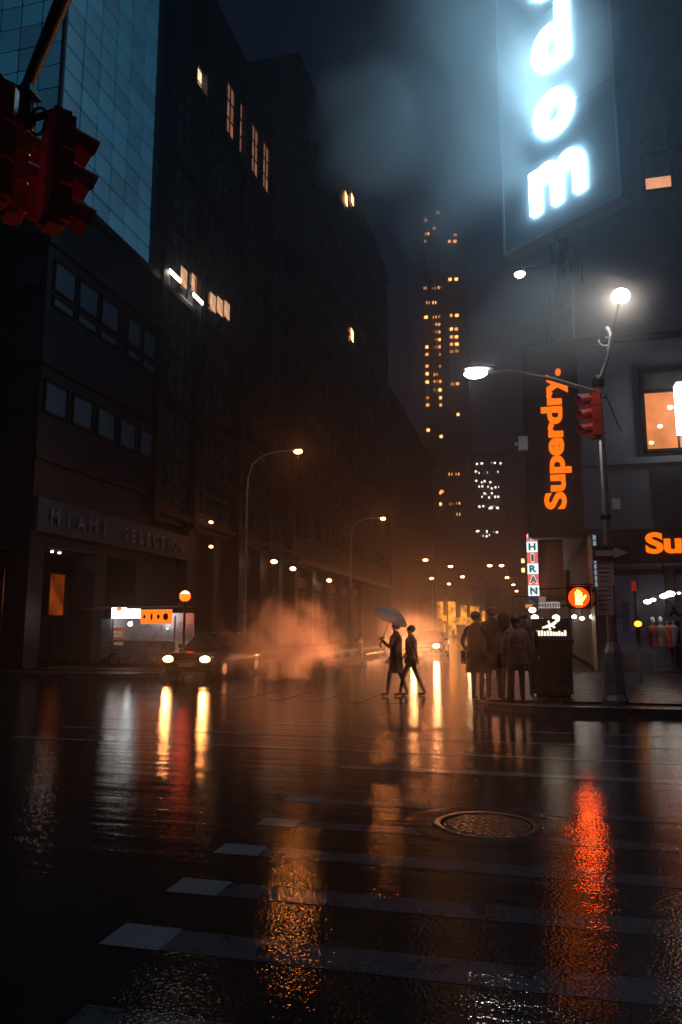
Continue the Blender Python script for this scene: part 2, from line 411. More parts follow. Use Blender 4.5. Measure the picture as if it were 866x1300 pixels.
# ground floor: piers, lintel fascia with the lettering, recessed shop windows
for y in (LYC, 28.6, 32.1): part('pier', MB().box((LXF-1.0, y, 0.13), (LXF, y+.9, 4.9)), M_dark, st)
part('back_wall', MB().box((LXF-3.2, LYC+.05, 0.13), (LXF-3.0, 33, 4.9)), M_darker, st)
part('soffit', MB().box((LXF-3.2, LYC+.02, 4.7), (LXF-.02, 33, 4.88)), M_darker, st)
part('fascia', MB().box((LXF+.003, LYC+.02, 5.2), (LXF+.22, 37.2, 6.5)), mat('fascia_panel', (.05,.062,.09), .4, var=.2), st)
M_let = mat('brushed_letter', (.26,.29,.33), .35, metal=.6, var=.3)
def letters_on_x(word, y0, y1, z, h, x, m, root, bold=.02, depth=.06):
    """separate letters on a facade facing +x; the word runs towards +y seen from the street"""
    n = len(word)
    for k, ch in enumerate(word):
        me = fit_mesh(text_mesh(ch, 1.0, bold, .5, m=m), None if ch != 'I' else h*.16, h)
        for v in me.vertices: v.co.z *= depth
        inst('letter', me, (x+depth*.5, y0+(y1-y0)*(k+.5)/n, z), root, rot=(R(90), 0, R(90)))
letters_on_x('MIAMI', 24.8, 29.2, 5.85, .62, LXF+.23, M_let, st)
letters_on_x('SELECTION', 30.2, 36.6, 5.82, .62, LXF+.23, M_let, st)
wwin = glow('orange_interior', (1.0, .16, .02), .13, False, .9, .8)
fm3 = frame_mesh(1.5, 2.0, 0, 0); pm3 = pane_mesh(1.4, 1.9, wwin); pm3d = pane_mesh(1.4, 1.9, M_glass)
for y, lit in ((25.6,0),(27.2,1),(30.3,1),(31.6,0)): window(st, (LXF-2.99, y, 3.1), fm3, pm3 if lit else pm3d)
for y in (26.0, 26.7, 27.2):
    part('downlight', MB().lathe([(.05,0),(.06,.05)], (LXF-.8, y, 4.64), 10), G_shop, st)
dr = part('door', MB().box((LXF-2.99, 29.9, .13), (LXF-2.9, 32.3, 2.1)), M_glass, st); part('handle', MB().tube([(LXF-2.86, 31.05, .95), (LXF-2.86, 31.05, 1.35)], .02), M_steel, dr)

# --- loft building behind it (curtain of steel windows)
lb = thing('loft_building', 'tall dark loft building with steel factory windows, a few lit, beyond the corner store', 'building', (LXF-6, 44, 0))
part('wall', MB().box((-40, 33.05, 7.0), (LXF-.1, 56, 40.0)), M_dark, lb)
part('parapet', MB().box((-40, 33.05, 40.0), (LXF+.2, 56, 41)), M_dark, lb)
for z in (7.3, 13.4, 19.2, 27.2, 33.0): part('string_course', MB().box((LXF-.1, 33.06, z), (LXF+.28, 55.98, z+.28)), M_dark, lb)
for y in (33.05, 37.6, 44.1, 50.0, 55.4): part('pier', MB().box((LXF-.1, y, 7.0), (LXF+.34, y+.6, 39.9)), M_dark, lb)
bays = [(33.7,37.5),(38.3,44.0),(44.8,49.9),(50.7,55.3)]
M_grid = mat('steel_sash_glass', (.05,.06,.075), .15, spec=.8, var=.3)
for b0, b1 in bays:
    for z0, z1 in ((19.7,23.1),(23.3,26.9),(27.7,32.6),(13.9,18.9),(8.0,13.1)):
        w = b1-b0; h = z1-z0; nx = max(3, round(w/.95)); nz = max(2, round(h/1.2))
        f = inst('window', frame_mesh(w, h, nx-1, nz-1, .07), (LXF-.1, (b0+b1)/2, (z0+z1)/2), lb)
        pw = w/nx; ph = h/nz
        pg = pane_mesh(pw-.06, ph-.06, M_grid)
        for i in range(nx):
            for k in range(nz):
                y = b0+pw*(i+.5); z = z0+ph*(k+.5)
                o = bpy.data.objects.new('pane', pg); COL.objects.link(o); o.parent = f; o.location = (0, y-(b0+b1)/2, z-(z0+z1)/2)
# lit panes of the loft floor, found by where they show
litp = pane_mesh(.8, 1.05, glow('window_loft', (1.0,.52,.28), .7, False, .4, 1.2))
for px, py in ((233,352),(247,361),(270,384),(279,389),(288,394)):
    p = atx(px, py, LXF-.02); inst('lit_pane', litp, p, lb)
for px, py in ((222,350.5),(251,379.5)):
    p = atx(px, py, LXF+.40); part('strip_light', MB().box(p+Vector((0,-.62,-.10)), p+Vector((.06,.62,.10))), G_tube, lb)
litt = pane_mesh(1.3, 3.7, glow('window_top_floor', (1.0,.40,.24), .22, False, .5, .6)); ftt = frame_mesh(1.45, 3.9, 1, 2, .09)
for px, py in ((291,142),(307,167),(322,192),(336,213),(348,235)):
    p = atx(px, py, LXF-.1); window(lb, p, ftt, litt)
p = atx(253.5, 108, LXF-.1); window(lb, p, frame_mesh(1.3, 1.9, 0, 1), pane_mesh(1.2, 1.8, glow('window_bright', (1.0,.62,.36), 1.6, False, .3, 1.0)))
# ground floor of the loft building
part('shop_base', MB().box((-40, 33.1, .13), (LXF-.6, 55.9, 7.0)), M_darker, lb)
for y in (37.5, 41, 45, 49, 53): part('shop_pier', MB().box((LXF-.6, y, .13), (LXF+.05, y+.8, 6.9)), M_dark, lb)
for px, py in ((268,663),(268,694)):
    p = atx(px, py, LXF+.25); part('wall_lamp', MB().ball(p, (.12,.2,.09)), glow('wall_lamp_orange', (1,.45,.2), 6, False), lb)

# --- dark block further up
db = thing('dark_block', 'very dark office block with only two or three small lit windows high up', 'building', (LXF-8, 80, 0))
part('wall', MB().box((-46, 56.1, 6.5), (LXF, 100, 50.5)), M_darker, db)
part('parapet', MB().box((-46, 56.1, 50.5), (LXF+.3, 100, 51.5)), M_darker, db)
part('shop_base', MB().box((-46, 56.1, .13), (LXF-.4, 100, 6.5)), M_darker, db)
part('shop_cornice', MB().box((LXF, 56.1, 6.6), (LXF+.7, 99.9, 7.1)), M_dark, db)
fmd = frame_mesh(1.3, 2.0, 0, 1, .1); pmd = pane_mesh(1.2, 1.9, M_glass)
for j in range(9):
    for i in range(14): window(db, (LXF, 58+3.0*i, 10+4.5*j), fmd, pmd)
pml = pane_mesh(1.1, 1.3, glow('window_lone', (1.0,.5,.16), 5.0, False, .5, 2))
for px, py in ((439.5,252.5),(447.5,252),(447,425.5)):
    p = atx(px, py, LXF+.16); inst('lit_pane', pml, p, db)
for k, y in enumerate((56.6, 61.5, 66.4, 71.3, 76.2, 81)):
    part('shop_pier', MB().box((LXF-.4, y, .13), (LXF+.2, y+.9, 6.4)), M_dark, db)
    if k < 5:
        f = inst('shop_window', frame_mesh(3.6, 4.0, 1, 1, .12), (LXF-.4, y+2.9, 2.6), db)
        o = bpy.data.objects.new('pane', pane_mesh(3.4, 3.8, glow('dim_shop', (1.0,.30,.12), .022, False, .9, .5))); COL.objects.link(o); o.parent = f
        part('shop_sign', MB().box((LXF-.38, y+1.3, 4.9), (LXF-.2, y+4.5, 5.7)), mat('shop_sign_board', (.22,.20,.19), .5), db)
for px, py in ((348,713),(372,722),(418,737)):
    p = atx(px, py, LXF+.9); part('gooseneck_lamp', MB().tube([(LXF, p.y, p.z+.4),(LXF+.6, p.y, p.z+.45),(p.x, p.y, p.z+.12)], .03), M_black, db)
    part('lamp_bowl', MB().ball(p, (.22,.34,.15)), glow('bowl_lamp', (1,.6,.3), 9), db)

# --- rest of the left side and the avenue's end
def plain_block(name, label, x0, x1, y0, y1, h, m, wx=None, lit=0.0, face='x', sp=3.2, seed=1):
    rnd = random.Random(seed)
    t = thing(name, label, 'building', ((x0+x1)/2, (y0+y1)/2, 0))
    part('wall', MB().box((x0,y0,.0), (x1,y1,h)), m, t)
    part('parapet', MB().box((x0-.3,y0-.3,h), (x1+.3,y1+.3,h+1.1)), m, t)
    if face == 'y':
        f = frame_mesh(1.5, 2.0, 0, 1, .12, axis='y'); pd = pane_mesh(1.4, 1.9, M_glass, 'y'); pl = pane_mesh(1.4, 1.9, G_winf, 'y')
        n = int((x1-x0-1)/sp)
        for i in range(n):
            for k in range(int((h-7)/4)):
                window(t, (x0+(x1-x0)*(i+.5)/n, y0, 6+4*k), f, pl if rnd.random() < lit else pd)
    return t
plain_block('brick_block', 'dim brick block past the dark office block on the left pavement', -50, LXF, 101, 150, 34, mat('soot_brick', (.09,.055,.045), .7, var=.4, scale=1))
plain_block('end_block', 'wide dim block closing the far end of the avenue', -60, 40, 330, 345, 46, mat('far_stone', (.06,.055,.06), .7, var=.3, scale=.1), lit=.06, face='y', sp=5.5, seed=4)

# slender tower with lit windows
TY = 300.0
ta = aty(534, 262, TY); tb = aty(588, 262, TY); tz = aty(560, 255, TY).z
tw_ = thing('slender_tower', 'slender tall tower dotted with warm lit windows rising at the avenue end', 'tower', ((ta.x+tb.x)/2, TY+9, 0))
M_tow = mat('tower_stone', (.14,.14,.15), .7, var=.2, scale=.05)
part('shaft', MB().box((ta.x, TY, 0), (tb.x, TY+18, tz-14)), M_tow, tw_)
part('crown_block', MB().box((ta.x+1.5, TY+1, tz-14), (tb.x-4.5, TY+15, tz)), M_tow, tw_)
part('setback', MB().box((ta.x-4, TY+2, 0), (tb.x+6, TY+19.9, 60)), M_tow, tw_)
for k in range(8):
    x = ta.x + (tb.x-ta.x)*k/7
    part('pier', MB().box((x-.35, TY-.6, 0), (x+.35, TY, tz-14.1)), M_tow, tw_)
tl = [(468,265),(520,232),(593,328),(570,355),(592,355),(468,355),(598,515),(572,516),(466,553),(505,553),(527,550),(470,676),(507,676),(529,673),(578,668),(600,668),(510,706),(529,706),(510,738),(530,738),(578,726),(597,726),(510,770),(530,770),(578,759),(598,759),(475,802),(510,802),(530,801),(475,833),(532,832),(578,821),(600,819),(475,883),(532,883),(476,915),(510,918),(476,950),(510,947),(533,947),(582,958),(602,957),(510,983),(533,983),(477,1016),(534,1016),(477,1047),(534,1047),(603,1087),(480,1153),(535,1180),
      (475,323),(505,300),(478,614),(505,614),(530,983),(578,790),(600,790)]
tl = [(400+a/3.331, 200+b/3.331) for a, b in tl] + [(572,602),(581,602),(558.6,626),(561,624),(558.6,640),(573,640),(582,639),(582,653)]
pmt = [pane_mesh(1.35, 1.05, glow('tower_window_%d' % k, (1.0, .36, .10), s, False), 'y', .4) for k, s in enumerate((.9, 2.6, 6))]
for px, py in tl:
    inst('lit_window', random.choice(pmt), aty(px, py, TY-.05), tw_)
TY2 = 270.0
ta = aty(601, 575, TY2); tb = aty(641, 575, TY2)
t2 = thing('office_tower', 'broad hazy office tower with faint dotted windows behind the vertical orange sign', 'tower', ((ta.x+tb.x)/2, TY2+9, 0))
part('shaft', MB().box((ta.x, TY2, 0), (tb.x, TY2+16, ta.z)), M_tow, t2)
for k in range(6):
    x = ta.x + (tb.x-ta.x)*k/5; part('pier', MB().box((x-.25, TY2-.4, 0), (x+.25, TY2, ta.z-.1)), M_tow, t2)
pmo = pane_mesh(.6, .6, glow('office_dot', (.9,.75,.65), 3.0, False, .5, .3), 'y', .3)
for py, n in ((588,6),(600,4),(612,6),(619,6),(626,3),(632,5),(644,9),(675,6),(680,3)):
    for k in range(n): inst('lit_window', pmo, aty(random.uniform(604,636), py+random.uniform(-1.5,1.5), TY2-.05), t2)

# golden lit hall at the end of the avenue
GY = 125.0
gh = thing('gold_lit_hall', 'low hall with tall golden lit windows far up the avenue behind the traffic glare', 'building', (-10.6, GY+4, 0))
part('wall', MB().box((-17, GY, 0), (-5.5, GY+8, 6.6)), mat('hall_stone', (.10,.08,.06), .6), gh)
for a, b, t, u in ((555,563,764,785),(567,579,764,800),(585,593,769,793),(597,609,770,790),(612,616,776,789),(562,570,781,788),(576,598,784,793),(570,574,793,808),(563,566,792,802),(577,580,797,806),(592,596,793,806),(598,608,795,800)):
    p = aty(a, t, GY); q = aty(b, u, GY); y0 = GY-.05-.03*random.random()
    part('lit_window', MB().box((p.x, y0-.2, q.z), (q.x, y0, p.z)), G_gold, gh)

# --- right corner building
RX, RY = 2.1, 27.3
rb = thing('right_corner_building', 'grey corner building with one big lit orange window above the shopfront', 'building', (9, 34, 0))
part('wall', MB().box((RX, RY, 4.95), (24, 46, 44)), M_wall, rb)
part('base_wall', MB().box((RX+.3, RY+1.6, .13), (24, 46, 4.95)), M_darker, rb)
def wz(py, px=800): return aty(px, py, RY).z
def wx(px, py=600): return aty(px, py, RY).x
part('string_course', MB().box((RX-.12, RY-.14, wz(434)), (24, RY, wz(426))), M_dark, rb)
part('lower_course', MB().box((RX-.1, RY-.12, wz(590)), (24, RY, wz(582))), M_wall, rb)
part('dark_band', MB().box((RX+2.2, RY-.06, 4.96), (24, RY, wz(596))), mat('dark_cladding', (.10,.11,.13), .5, var=.2), rb)
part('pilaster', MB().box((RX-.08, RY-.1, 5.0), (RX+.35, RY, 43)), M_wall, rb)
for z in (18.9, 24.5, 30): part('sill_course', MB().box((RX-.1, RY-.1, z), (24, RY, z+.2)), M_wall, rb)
# big lit window
x0, x1 = wx(813, 520), wx(880, 520); z0, z1 = wz(577), wz(472)
f = part('window', MB().box((x0, RY-.16, z0), (x0+.14, RY, z1)).box((x1-.14, RY-.16, z0), (x1, RY, z1)).box((x0+.14, RY-.16, z1-.14), (x1-.14, RY, z1)).box((x0+.14, RY-.16, z0), (x1-.14, RY, z0+.12)).box((x0+.14, RY-.12, wz(500)-.05), (x1-.14, RY, wz(500)+.05)).box((wx(858,530), RY-.12, z0+.12), (wx(860.5,530), RY, wz(500)-.05)), M_frame, rb)
part('pane', MB().box((x0+.14, RY-.04, z0+.12), (x1-.14, RY-.004, wz(500)-.05)), glow('orange_room', (1.0,.30,.085), .85, True, .25, 1.1), f)
part('pane', MB().box((x0+.14, RY-.04, wz(500)+.05), (x1-.14, RY-.004, z1-.14)), mat('dusk_pane', (.10,.09,.10), .2), f)
for px, py, s in ((838,541,.07),(827,562,.06),(851,517,.08)):
    p = aty(px, py, RY-.07); part('pendant_lamp', MB().ball(p, (s*1.3,.03,s)), glow('pendant_glow', (1,.8,.5), 4), f)
# upper window with lit bottom pane
x0, x1 = wx(813, 200), wx(853, 200)
f = part('window', MB().box((x0, RY-.14, wz(246,830)), (x0+.1, RY, wz(166,830))).box((x1-.1, RY-.14, wz(246,830)), (x1, RY, wz(166,830))).box((x0+.1, RY-.14, wz(170,830)), (x1-.1, RY, wz(166,830))).box((x0+.1, RY-.14, wz(246,830)), (x1-.1, RY, wz(242,830))).box((x0+.1, RY-.1, wz(198,830)), (x1-.1, RY, wz(195,830))), M_frame, rb)
part('pane', MB().box((x0+.1, RY-.04, wz(226,830)), (x1-.1, RY-.004, wz(170,830))), mat('grey_pane', (.30,.28,.30), .35), f)
part('pane', MB().box((x0+.1, RY-.04, wz(242,830)), (x1-.1, RY-.004, wz(226.5,830))), glow('orange_room_upper', (1.0,.42,.2), .8, False, .2, 1), f)
fmr = frame_mesh(1.2, 2.2, 0, 1, .1, axis='y'); pmr = pane_mesh(1.1, 2.1, M_glass, 'y')
for z in (15.6, 21.6, 27.2, 33):
    for x in (7.4, 9.8, 12.4): window(rb, (x, RY, z), fmr, pmr)
fmx = frame_mesh(1.3, 2.2, 0, 1, .1); M90 = R(180)
for z in (8, 13, 18, 23, 28):
    for y in (30, 33, 36, 39, 42):
        f = inst('window', fmx, (RX, y, z), rb, rot=(0,0,M90)); o = bpy.data.objects.new('pane', pane_mesh(1.2, 2.1, M_glass)); COL.objects.link(o); o.parent = f
# shopfront
part('shop_fascia', MB().box((RX+.1, RY-.25, 3.75), (24, RY+1.6, 4.94)), mat('dark_fascia', (.03,.035,.05), .35), rb)
for k in range(5):
    xx = RX+.6+2.3*k
    f = inst('shop_window', frame_mesh(2.1, 2.9, 1, 0, .08, axis='y'), (xx+1.1, RY+1.58, 2.1), rb)
    o = bpy.data.objects.new('pane', pane_mesh(2.0, 2.8, glow('shop_interior', (.35,.4,.9), .012, False, .8, 1.1), 'y')); COL.objects.link(o); o.parent = f
for xx in (RX+.1, 6.7, 11.5): part('shop_pier', MB().box((xx, RY-.1, .13), (xx+.5, RY+1.5, 3.74)), mat('teal_pier', (.06,.09,.12), .4), rb)
for px, py, s in ((822,764,.09),(829,761.5,.07),(843,757,.10),(850.5,754,.12),(862,753,.04)):
    p = aty(px, py, RY+.4); part('shop_downlight', MB().ball(p, (s*1.4,s,s*.8)), G_shop, rb)
p = aty(756, 720, RY-.12)
for k in range(9): part('lit_strip', MB().box((p.x-.05, RY-.3, 3.0+k*.2), (p.x+.05, RY-.26, 3.16+k*.2)), glow('strip_blue', (.55,.75,1.0), .35, False), rb)
# mannequins and red goods seen through the glass
for px, c in ((832,(.3,.05,.05)),(842,(.25,.2,.2)),(851,(.45,.08,.03)),(858,(.2,.2,.25))):
    b = aty(px, 845, RY+1.0)
    t = thing('mannequin', {832:'dark red draped mannequin at the edge of the shop window', 842:'grey draped mannequin in the shop window', 851:'bright red draped mannequin in the shop window', 858:'pale grey mannequin beside the teal pier'}[px], 'mannequin', (b.x, b.y, .13))
    mm = mat('cloth_%d' % px, c, .8)
    part('torso', MB().lathe([(.05,.75),(.17,.8),(.16,1.0),(.14,1.12),(.20,1.38),(.17,1.5),(.06,1.56),(.05,1.62)], (b.x, b.y, .13), 14), mm, t, True)
    part('head', MB().ball((b.x, b.y, .13+1.74), (.08,.1,.125)), M_white, t, True)
    part('stand', MB().lathe([(.15,0),(.15,.02),(.02,.03),(.02,.8)], (b.x, b.y, .13), 12), M_steel, t)

# --- right side further up the avenue
plain_block('right_row_building', 'dim row building up the right side of the avenue behind the corner building', RX+.1, 20, 46.2, 88, 21, M_darker)
plain_block('right_far_building', 'low dim building far up the right side of the avenue', RX+.1, 20, 88.5, 160, 17, M_dark)

# --- the tall lit white sign bracketed to the corner
SO = Vector((-.43, 28.8, 16.3)); SE = Vector((3.65, 25.4, 16.3)); su = (SE-SO).normalized(); sn = Vector((su.y, -su.x, 0))
if sn.y > 0: sn = -sn
SW = (SE-SO).length; ZT = 36.0
fs = thing('tall_letter_sign', 'tall vertical sign box with glowing white stacked letters on the building corner', 'sign', (SO+SE)/2)
def sbox(u0, u1, d0, d1, z0, z1):
    c = [SO+su*u0-sn*d0, SO+su*u1-sn*d0, SO+su*u1-sn*d1, SO+su*u0-sn*d1]
    return MB().prism([(p.x, p.y) for p in c], z0, z1)
part('box', sbox(0, SW, 0, .7, 16.3, ZT), mat('sign_face', (.16,.19,.21), .45, var=.12, scale=.5), fs)
for k in range(1, 4): part('face_seam', sbox(.02, SW-.02, -.006, .0, 16.3+4.6*k, 16.32+4.6*k), M_signbk, fs)
for u in (0, SW-.1): part('edge_trim', sbox(u, u+.1, -.03, -.001, 16.4, ZT), M_steel, fs)
part('bottom_trim', sbox(0, SW, -.04, -.002, 16.3, 16.39), M_steel, fs)
for z in (18, 22, 26, 30): part('bracket', MB().tube([SO+su*2.6-sn*.6+Vector((0,0,z-16.3)), (RX+.6, RY+.3, z)], .09), M_black, fs)
part('cable_bundle', MB().tube([SO+su*2.2-sn*.4, (1.9, 27.1, 15), (RX, RY+.2, 14)], .05).tube([SO+su*2.6-sn*.4, (2.3, 27.0, 14.8), (RX+.3, RY+.1, 13.6)], .04), M_black, fs)
Mrot = Matrix((su, Vector((0,0,1)), sn)).transposed()      # letter axes -> world
def glyph(ch):
    """bold round glyph, x-height 1, extruded 0..1 in z; overlapping strokes are stepped so no faces share a plane"""
    mb = MB(); N = 40
    def band(outer, inner, z, closed=True):
        n = len(outer); vs = [(x, y, 0) for x, y in outer]+[(x, y, 0) for x, y in inner]+[(x, y, z) for x, y in outer]+[(x, y, z) for x, y in inner]; fs_ = []
        for i in range(n if closed else n-1):
            q = (i+1) % n; fs_ += [(i, q, n+q, n+i), (2*n+i, 3*n+i, 3*n+q, 2*n+q), (i, 2*n+i, 2*n+q, q), (n+i, n+q, 3*n+q, 3*n+i)]
        if not closed: fs_ += [(0, n, 3*n, 2*n), (n-1, 3*n-1, 4*n-1, 2*n-1)]
        mb.add(vs, fs_)
    def ell(cx, cy_, rx, ry, a0=0, a1=360, n=N): return [(cx+rx*math.cos(R(a0+(a1-a0)*i/n)), cy_+ry*math.sin(R(a0+(a1-a0)*i/n))) for i in range(n + (0 if a1-a0 == 360 else 1))]
    if ch == 'o': band(ell(.52,.5,.52,.52), ell(.52,.5,.22,.25), 1)
    if ch == 'd': band(ell(.48,.5,.48,.52), ell(.50,.5,.19,.25), 1); mb.box((.68,-.01,0), (.98,1.45,.97))
    if ch == 'e': band(ell(.52,.5,.52,.52,0,318), ell(.52,.5,.22,.25,0,318), 1, False); mb.box((.2,.42,0), (.98,.62,.97))
    if ch == 'm':
        for x in (0, .63, 1.26): mb.box((x,0,0), (x+.28,(.98 if x == 0 else .66),.97))
        for x in (.14, .77):
            band(ell(x+.385,.64,.385,.38,0,180), ell(x+.385,.64,.105,.12,0,180), 1, False)
    return mb
def put_letter(ch, cpx, lpx, rpx, cpy, h):
    c = atplane(cpx, cpy, SO, sn)
    ul = (atplane(lpx, cpy, SO, sn)-SO).dot(su); ur = (atplane(rpx, cpy, SO, sn)-SO).dot(su)
    me = fit_mesh(glyph(ch).mesh('letter', G_letter), ur-ul, h)
    for v in me.vertices: v.co.z = v.co.z*.12
    o = inst('letter', me, SO+su*((ul+ur)/2)+sn*.02+Vector((0,0,c.z-SO.z)), fs); o.rotation_euler = Mrot.to_euler()
put_letter('m', 708.5, 674, 743.5, 229, 1.80); put_letter('o', 703.5, 679, 728, 143, 1.80)
put_letter('d', 699, 676, 722.5, 49, 2.60); put_letter('e', 695, 670, 722, -32, 1.80)

# --- vertical orange sign
sd = thing('vertical_orange_sign', 'dark vertical blade sign with glowing orange letters reading upwards', 'sign', (1.05, RY+.3, 4.8))
part('box', MB().box((.12, RY+.1, 4.85), (RX-.02, RY+.75, 11.9)), M_signbk, sd)
part('frame', MB().box((.08, RY+.06, 4.8), (.2, RY+.8, 11.95)).box((.2, RY+.06, 11.9), (RX-.02, RY+.8, 11.98)).box((.2, RY+.06, 4.77), (RX-.02, RY+.8, 4.85)), M_black, sd)
a = aty(705, 646, RY); b = aty(705, 468, RY)
me = fit_mesh(text_mesh('Superdry.', 1.0, .035, .5, m=G_orange, res=6), b.z-a.z, .98)
for v in me.vertices: v.co.z *= .1
o = inst('lettering', me, (aty(706, 560, RY).x, RY+.045, (a.z+b.z)/2), sd); o.rotation_euler = Matrix(((0,-1,0),(0,0,-1),(1,0,0))).to_euler()
# horizontal orange letters over the shop
sh = thing('orange_shop_lettering', 'glowing orange lettering on the dark fascia over the shopfront', 'sign', (6.5, RY-.3, 4.3))
a = aty(820, 695, RY-.3)
me = fit_mesh(text_mesh('Superdry.', 1.0, .035, .5, m=G_orange, res=6), 4.7, .93)
for v in me.vertices: v.co.z *= .1
inst('lettering', me, (a.x+2.35, RY-.31, 4.33), sh, rot=(R(90),0,0))
# board with black letters by the shop door
p = aty(843, 765, RY-.6); q = aty(880, 788, RY-.6)
bs = thing('projecting_board', 'pale board lettered in black hung under the shop lights', 'sign', ((p.x+q.x)/2, RY-.6, q.z))
part('board', MB().box((p.x, RY-.6, q.z), (q.x, RY-.52, p.z)), mat('board_face', (.55,.6,.64), .5), bs)
inst('lettering', fit_mesh(text_mesh('A.S', 1, .03, .02, m=M_black), .6, .34), ((p.x+q.x)/2+.0, RY-.615, (p.z+q.z)/2), bs, rot=(R(90),0,0))
part('hanger', MB().tube([(p.x+.1, RY-.56, p.z),(p.x+.1, RY-.3, 3.78)], .02).tube([(q.x-.1, RY-.56, p.z),(q.x-.1, RY-.3, 3.78)], .02), M_black, bs)
p = aty(861, 530, RY-.5)
ws = thing('white_lightbox', 'small blazing white lightbox projecting beside the lit orange window', 'sign', p)
part('lightbox', MB().box((p.x-.08, RY-1.0, wz(560)), (p.x+.4, RY-.45, wz(500))), glow('lightbox_white', (1,.97,.9), 3.5), ws)
part('bracket', MB().box((p.x+.05, RY-.45, p.z-.1), (p.x+.15, RY, p.z+.1)), M_black, ws)

# flood lamp between the two signs
p = aty(660, 348, RY)
fl = thing('flood_lamp', 'round white flood lamp on an arm below the tall letter sign', 'lamp', (RX, RY+.4, p.z))
part('arm', MB().tube([(RX, RY+.4, p.z+.3),(1.2, RY+.3, p.z+.45),(p.x, RY, p.z+.2)], .035), M_black, fl)
part('housing', MB().lathe([(.06,.25),(.2,.15),(.22,.02)], p, 14), M_black, fl, True)
part('lens', MB().ball(p, (.19,.19,.12)), glow('flood_white', (1,.84,.66), 60), fl, True)

# vertical green and red letter sign up the avenue
CY = 46.0
p = aty(668, 678, CY); q = aty(685, 757, CY)
cs = thing('stacked_letter_sign', 'narrow lit blade sign with green letters on white and red up the avenue', 'sign', ((p.x+q.x)/2, CY, q.z))
part('box', MB().box((p.x-.03, CY+.02, q.z-.03), (q.x+.03, CY+.3, p.z+.03)), M_black, cs)
part('arm', MB().box((q.x+.03, CY+.1, p.z-.5), (RX, CY+.2, p.z-.4)).box((q.x+.03, CY+.1, q.z+.4), (RX, CY+.2, q.z+.5)), M_black, cs)
h = (p.z-q.z)/5.7
Gr = glow('sign_red', (1,.16,.13), .9, False); Gw = glow('sign_pale', (.80,.95,1.0), 1.3, False); Gg = glow('letter_green', (.0,.34,.22), .35, False)
for k, ch in enumerate('CHIRAN'):
    z = p.z - h*(k+.2)
    part('letter_field', MB().box((p.x, CY-.02, z-h/2+.01), (q.x, CY+.015, min(p.z, z+h/2-.01))), Gr if ch in 'IC' or ch == 'A' else Gw, cs)
    w_ = (q.x-p.x)*(.66 if ch != 'I' else .24)
    me = fit_mesh(text_mesh(ch, 1, .06, .02, m=Gw), w_*1.25, h*.80); inst('letter_halo', me, ((p.x+q.x)/2, CY-.045, z), cs, rot=(R(90),0,0))
    me = fit_mesh(text_mesh(ch, 1, .045, .02, m=Gg), w_, h*.66); inst('letter', me, ((p.x+q.x)/2, CY-.075, z), cs, rot=(R(90),0,0))

# small shop signs and lights low on the right of the avenue
def small_sign(name, label, px0, py0, px1, py1, y, m, text=None):
    p = aty(px0, py0, y); q = aty(px1, py1, y)
    t = thing(name, label, 'sign', ((p.x+q.x)/2, y, q.z))
    part('panel', MB().box((p.x, y, q.z), (q.x, y+.12, p.z)), m, t)
    part('arm', MB().box((q.x, y+.03, (p.z+q.z)/2-.04), (max(RX, q.x+.1), y+.09, (p.z+q.z)/2+.04)), M_black, t)
    if text: text(t, p, q, y)
    return t
def strokes(n, m):
    def go(t, p, q, y):
        w = (q.x-p.x)/n
        for k in range(n):
            hh = random.uniform(.45,.75)*(p.z-q.z)
            part('mark', MB().box((p.x+w*(k+.2), y-.02, (p.z+q.z)/2-hh/2), (p.x+w*(k+.75), y-.002, (p.z+q.z)/2+hh/2)), m, t)
    return go
Gp = glow('pale_panel', (1,.88,.76), .42, False, .3, 3)
small_sign('shop_blade_sign', 'small pale lit shop sign with dark lettering left of the red hand signal', 684, 764.5, 711, 772, 40, Gp, strokes(8, M_black))
small_sign('shop_blade_sign', 'tiny stacked pale sign above the pale lit shop sign', 684, 757.5, 693, 763.5, 42, glow('paler', (1,.7,.55), .2, False))
small_sign('shop_blade_sign', 'small amber strip sign beneath the blue half-round awning', 667, 767.5, 676, 771.5, 44, glow('amber_strip', (1,.35,.05), .7, False))
p = aty(672, 765, 44)
aw = thing('half_round_awning', 'small blue half-round awning with a self-glowing canopy', 'awning', (p.x, 44.4, p.z-.1))
mb = MB()
for k in range(9): pass
mb.lathe([(.26,0),(.25,.09),(.19,.18),(.1,.235),(.02,.25)], (p.x, 44.35, p.z-.1), 18)
part('canopy', mb, glow('awning_blue', (.15,.32,.6), .12, False), aw, True)  # light on the awning is put in as emission of the canopy
part('strut', MB().tube([(p.x+.2, 44.35, p.z), (RX, 44.35, p.z+.1)], .025), M_black, aw)
for px, py, s in ((679,784,.2),(676,774.5,.2),(706,784,.2),(689,786.5,.09),(729,783,.09),(739,785,.09),(752,783,.10),(652,784,.12)):
    p = aty(px, py, 45 if px < 720 else 30)
    t = thing('globe_lamp', {679:'white globe lamp under the amber strip sign', 676:'flat white lamp just below the blue awning', 706:'white globe lamp above the glowing figure sign', 689:'tiny globe lamp between two larger globes', 729:'small globe lamp just below the red hand signal', 739:'small globe lamp behind the red hand signal', 752:'small globe lamp beside the parking sign', 652:'globe lamp left of the glowing figure sign'}[px], 'lamp', p, 'globe lamps along the right shops')
    part('globe', MB().ball(p, (s,s,s*.75)), G_shop, t, True)
    part('hanger', MB().tube([p+Vector((0,0,s*.6)), p+Vector((0,0,1.2)), (RX+.15, p.y+.05, p.z+1.25)], .02), M_black, t)

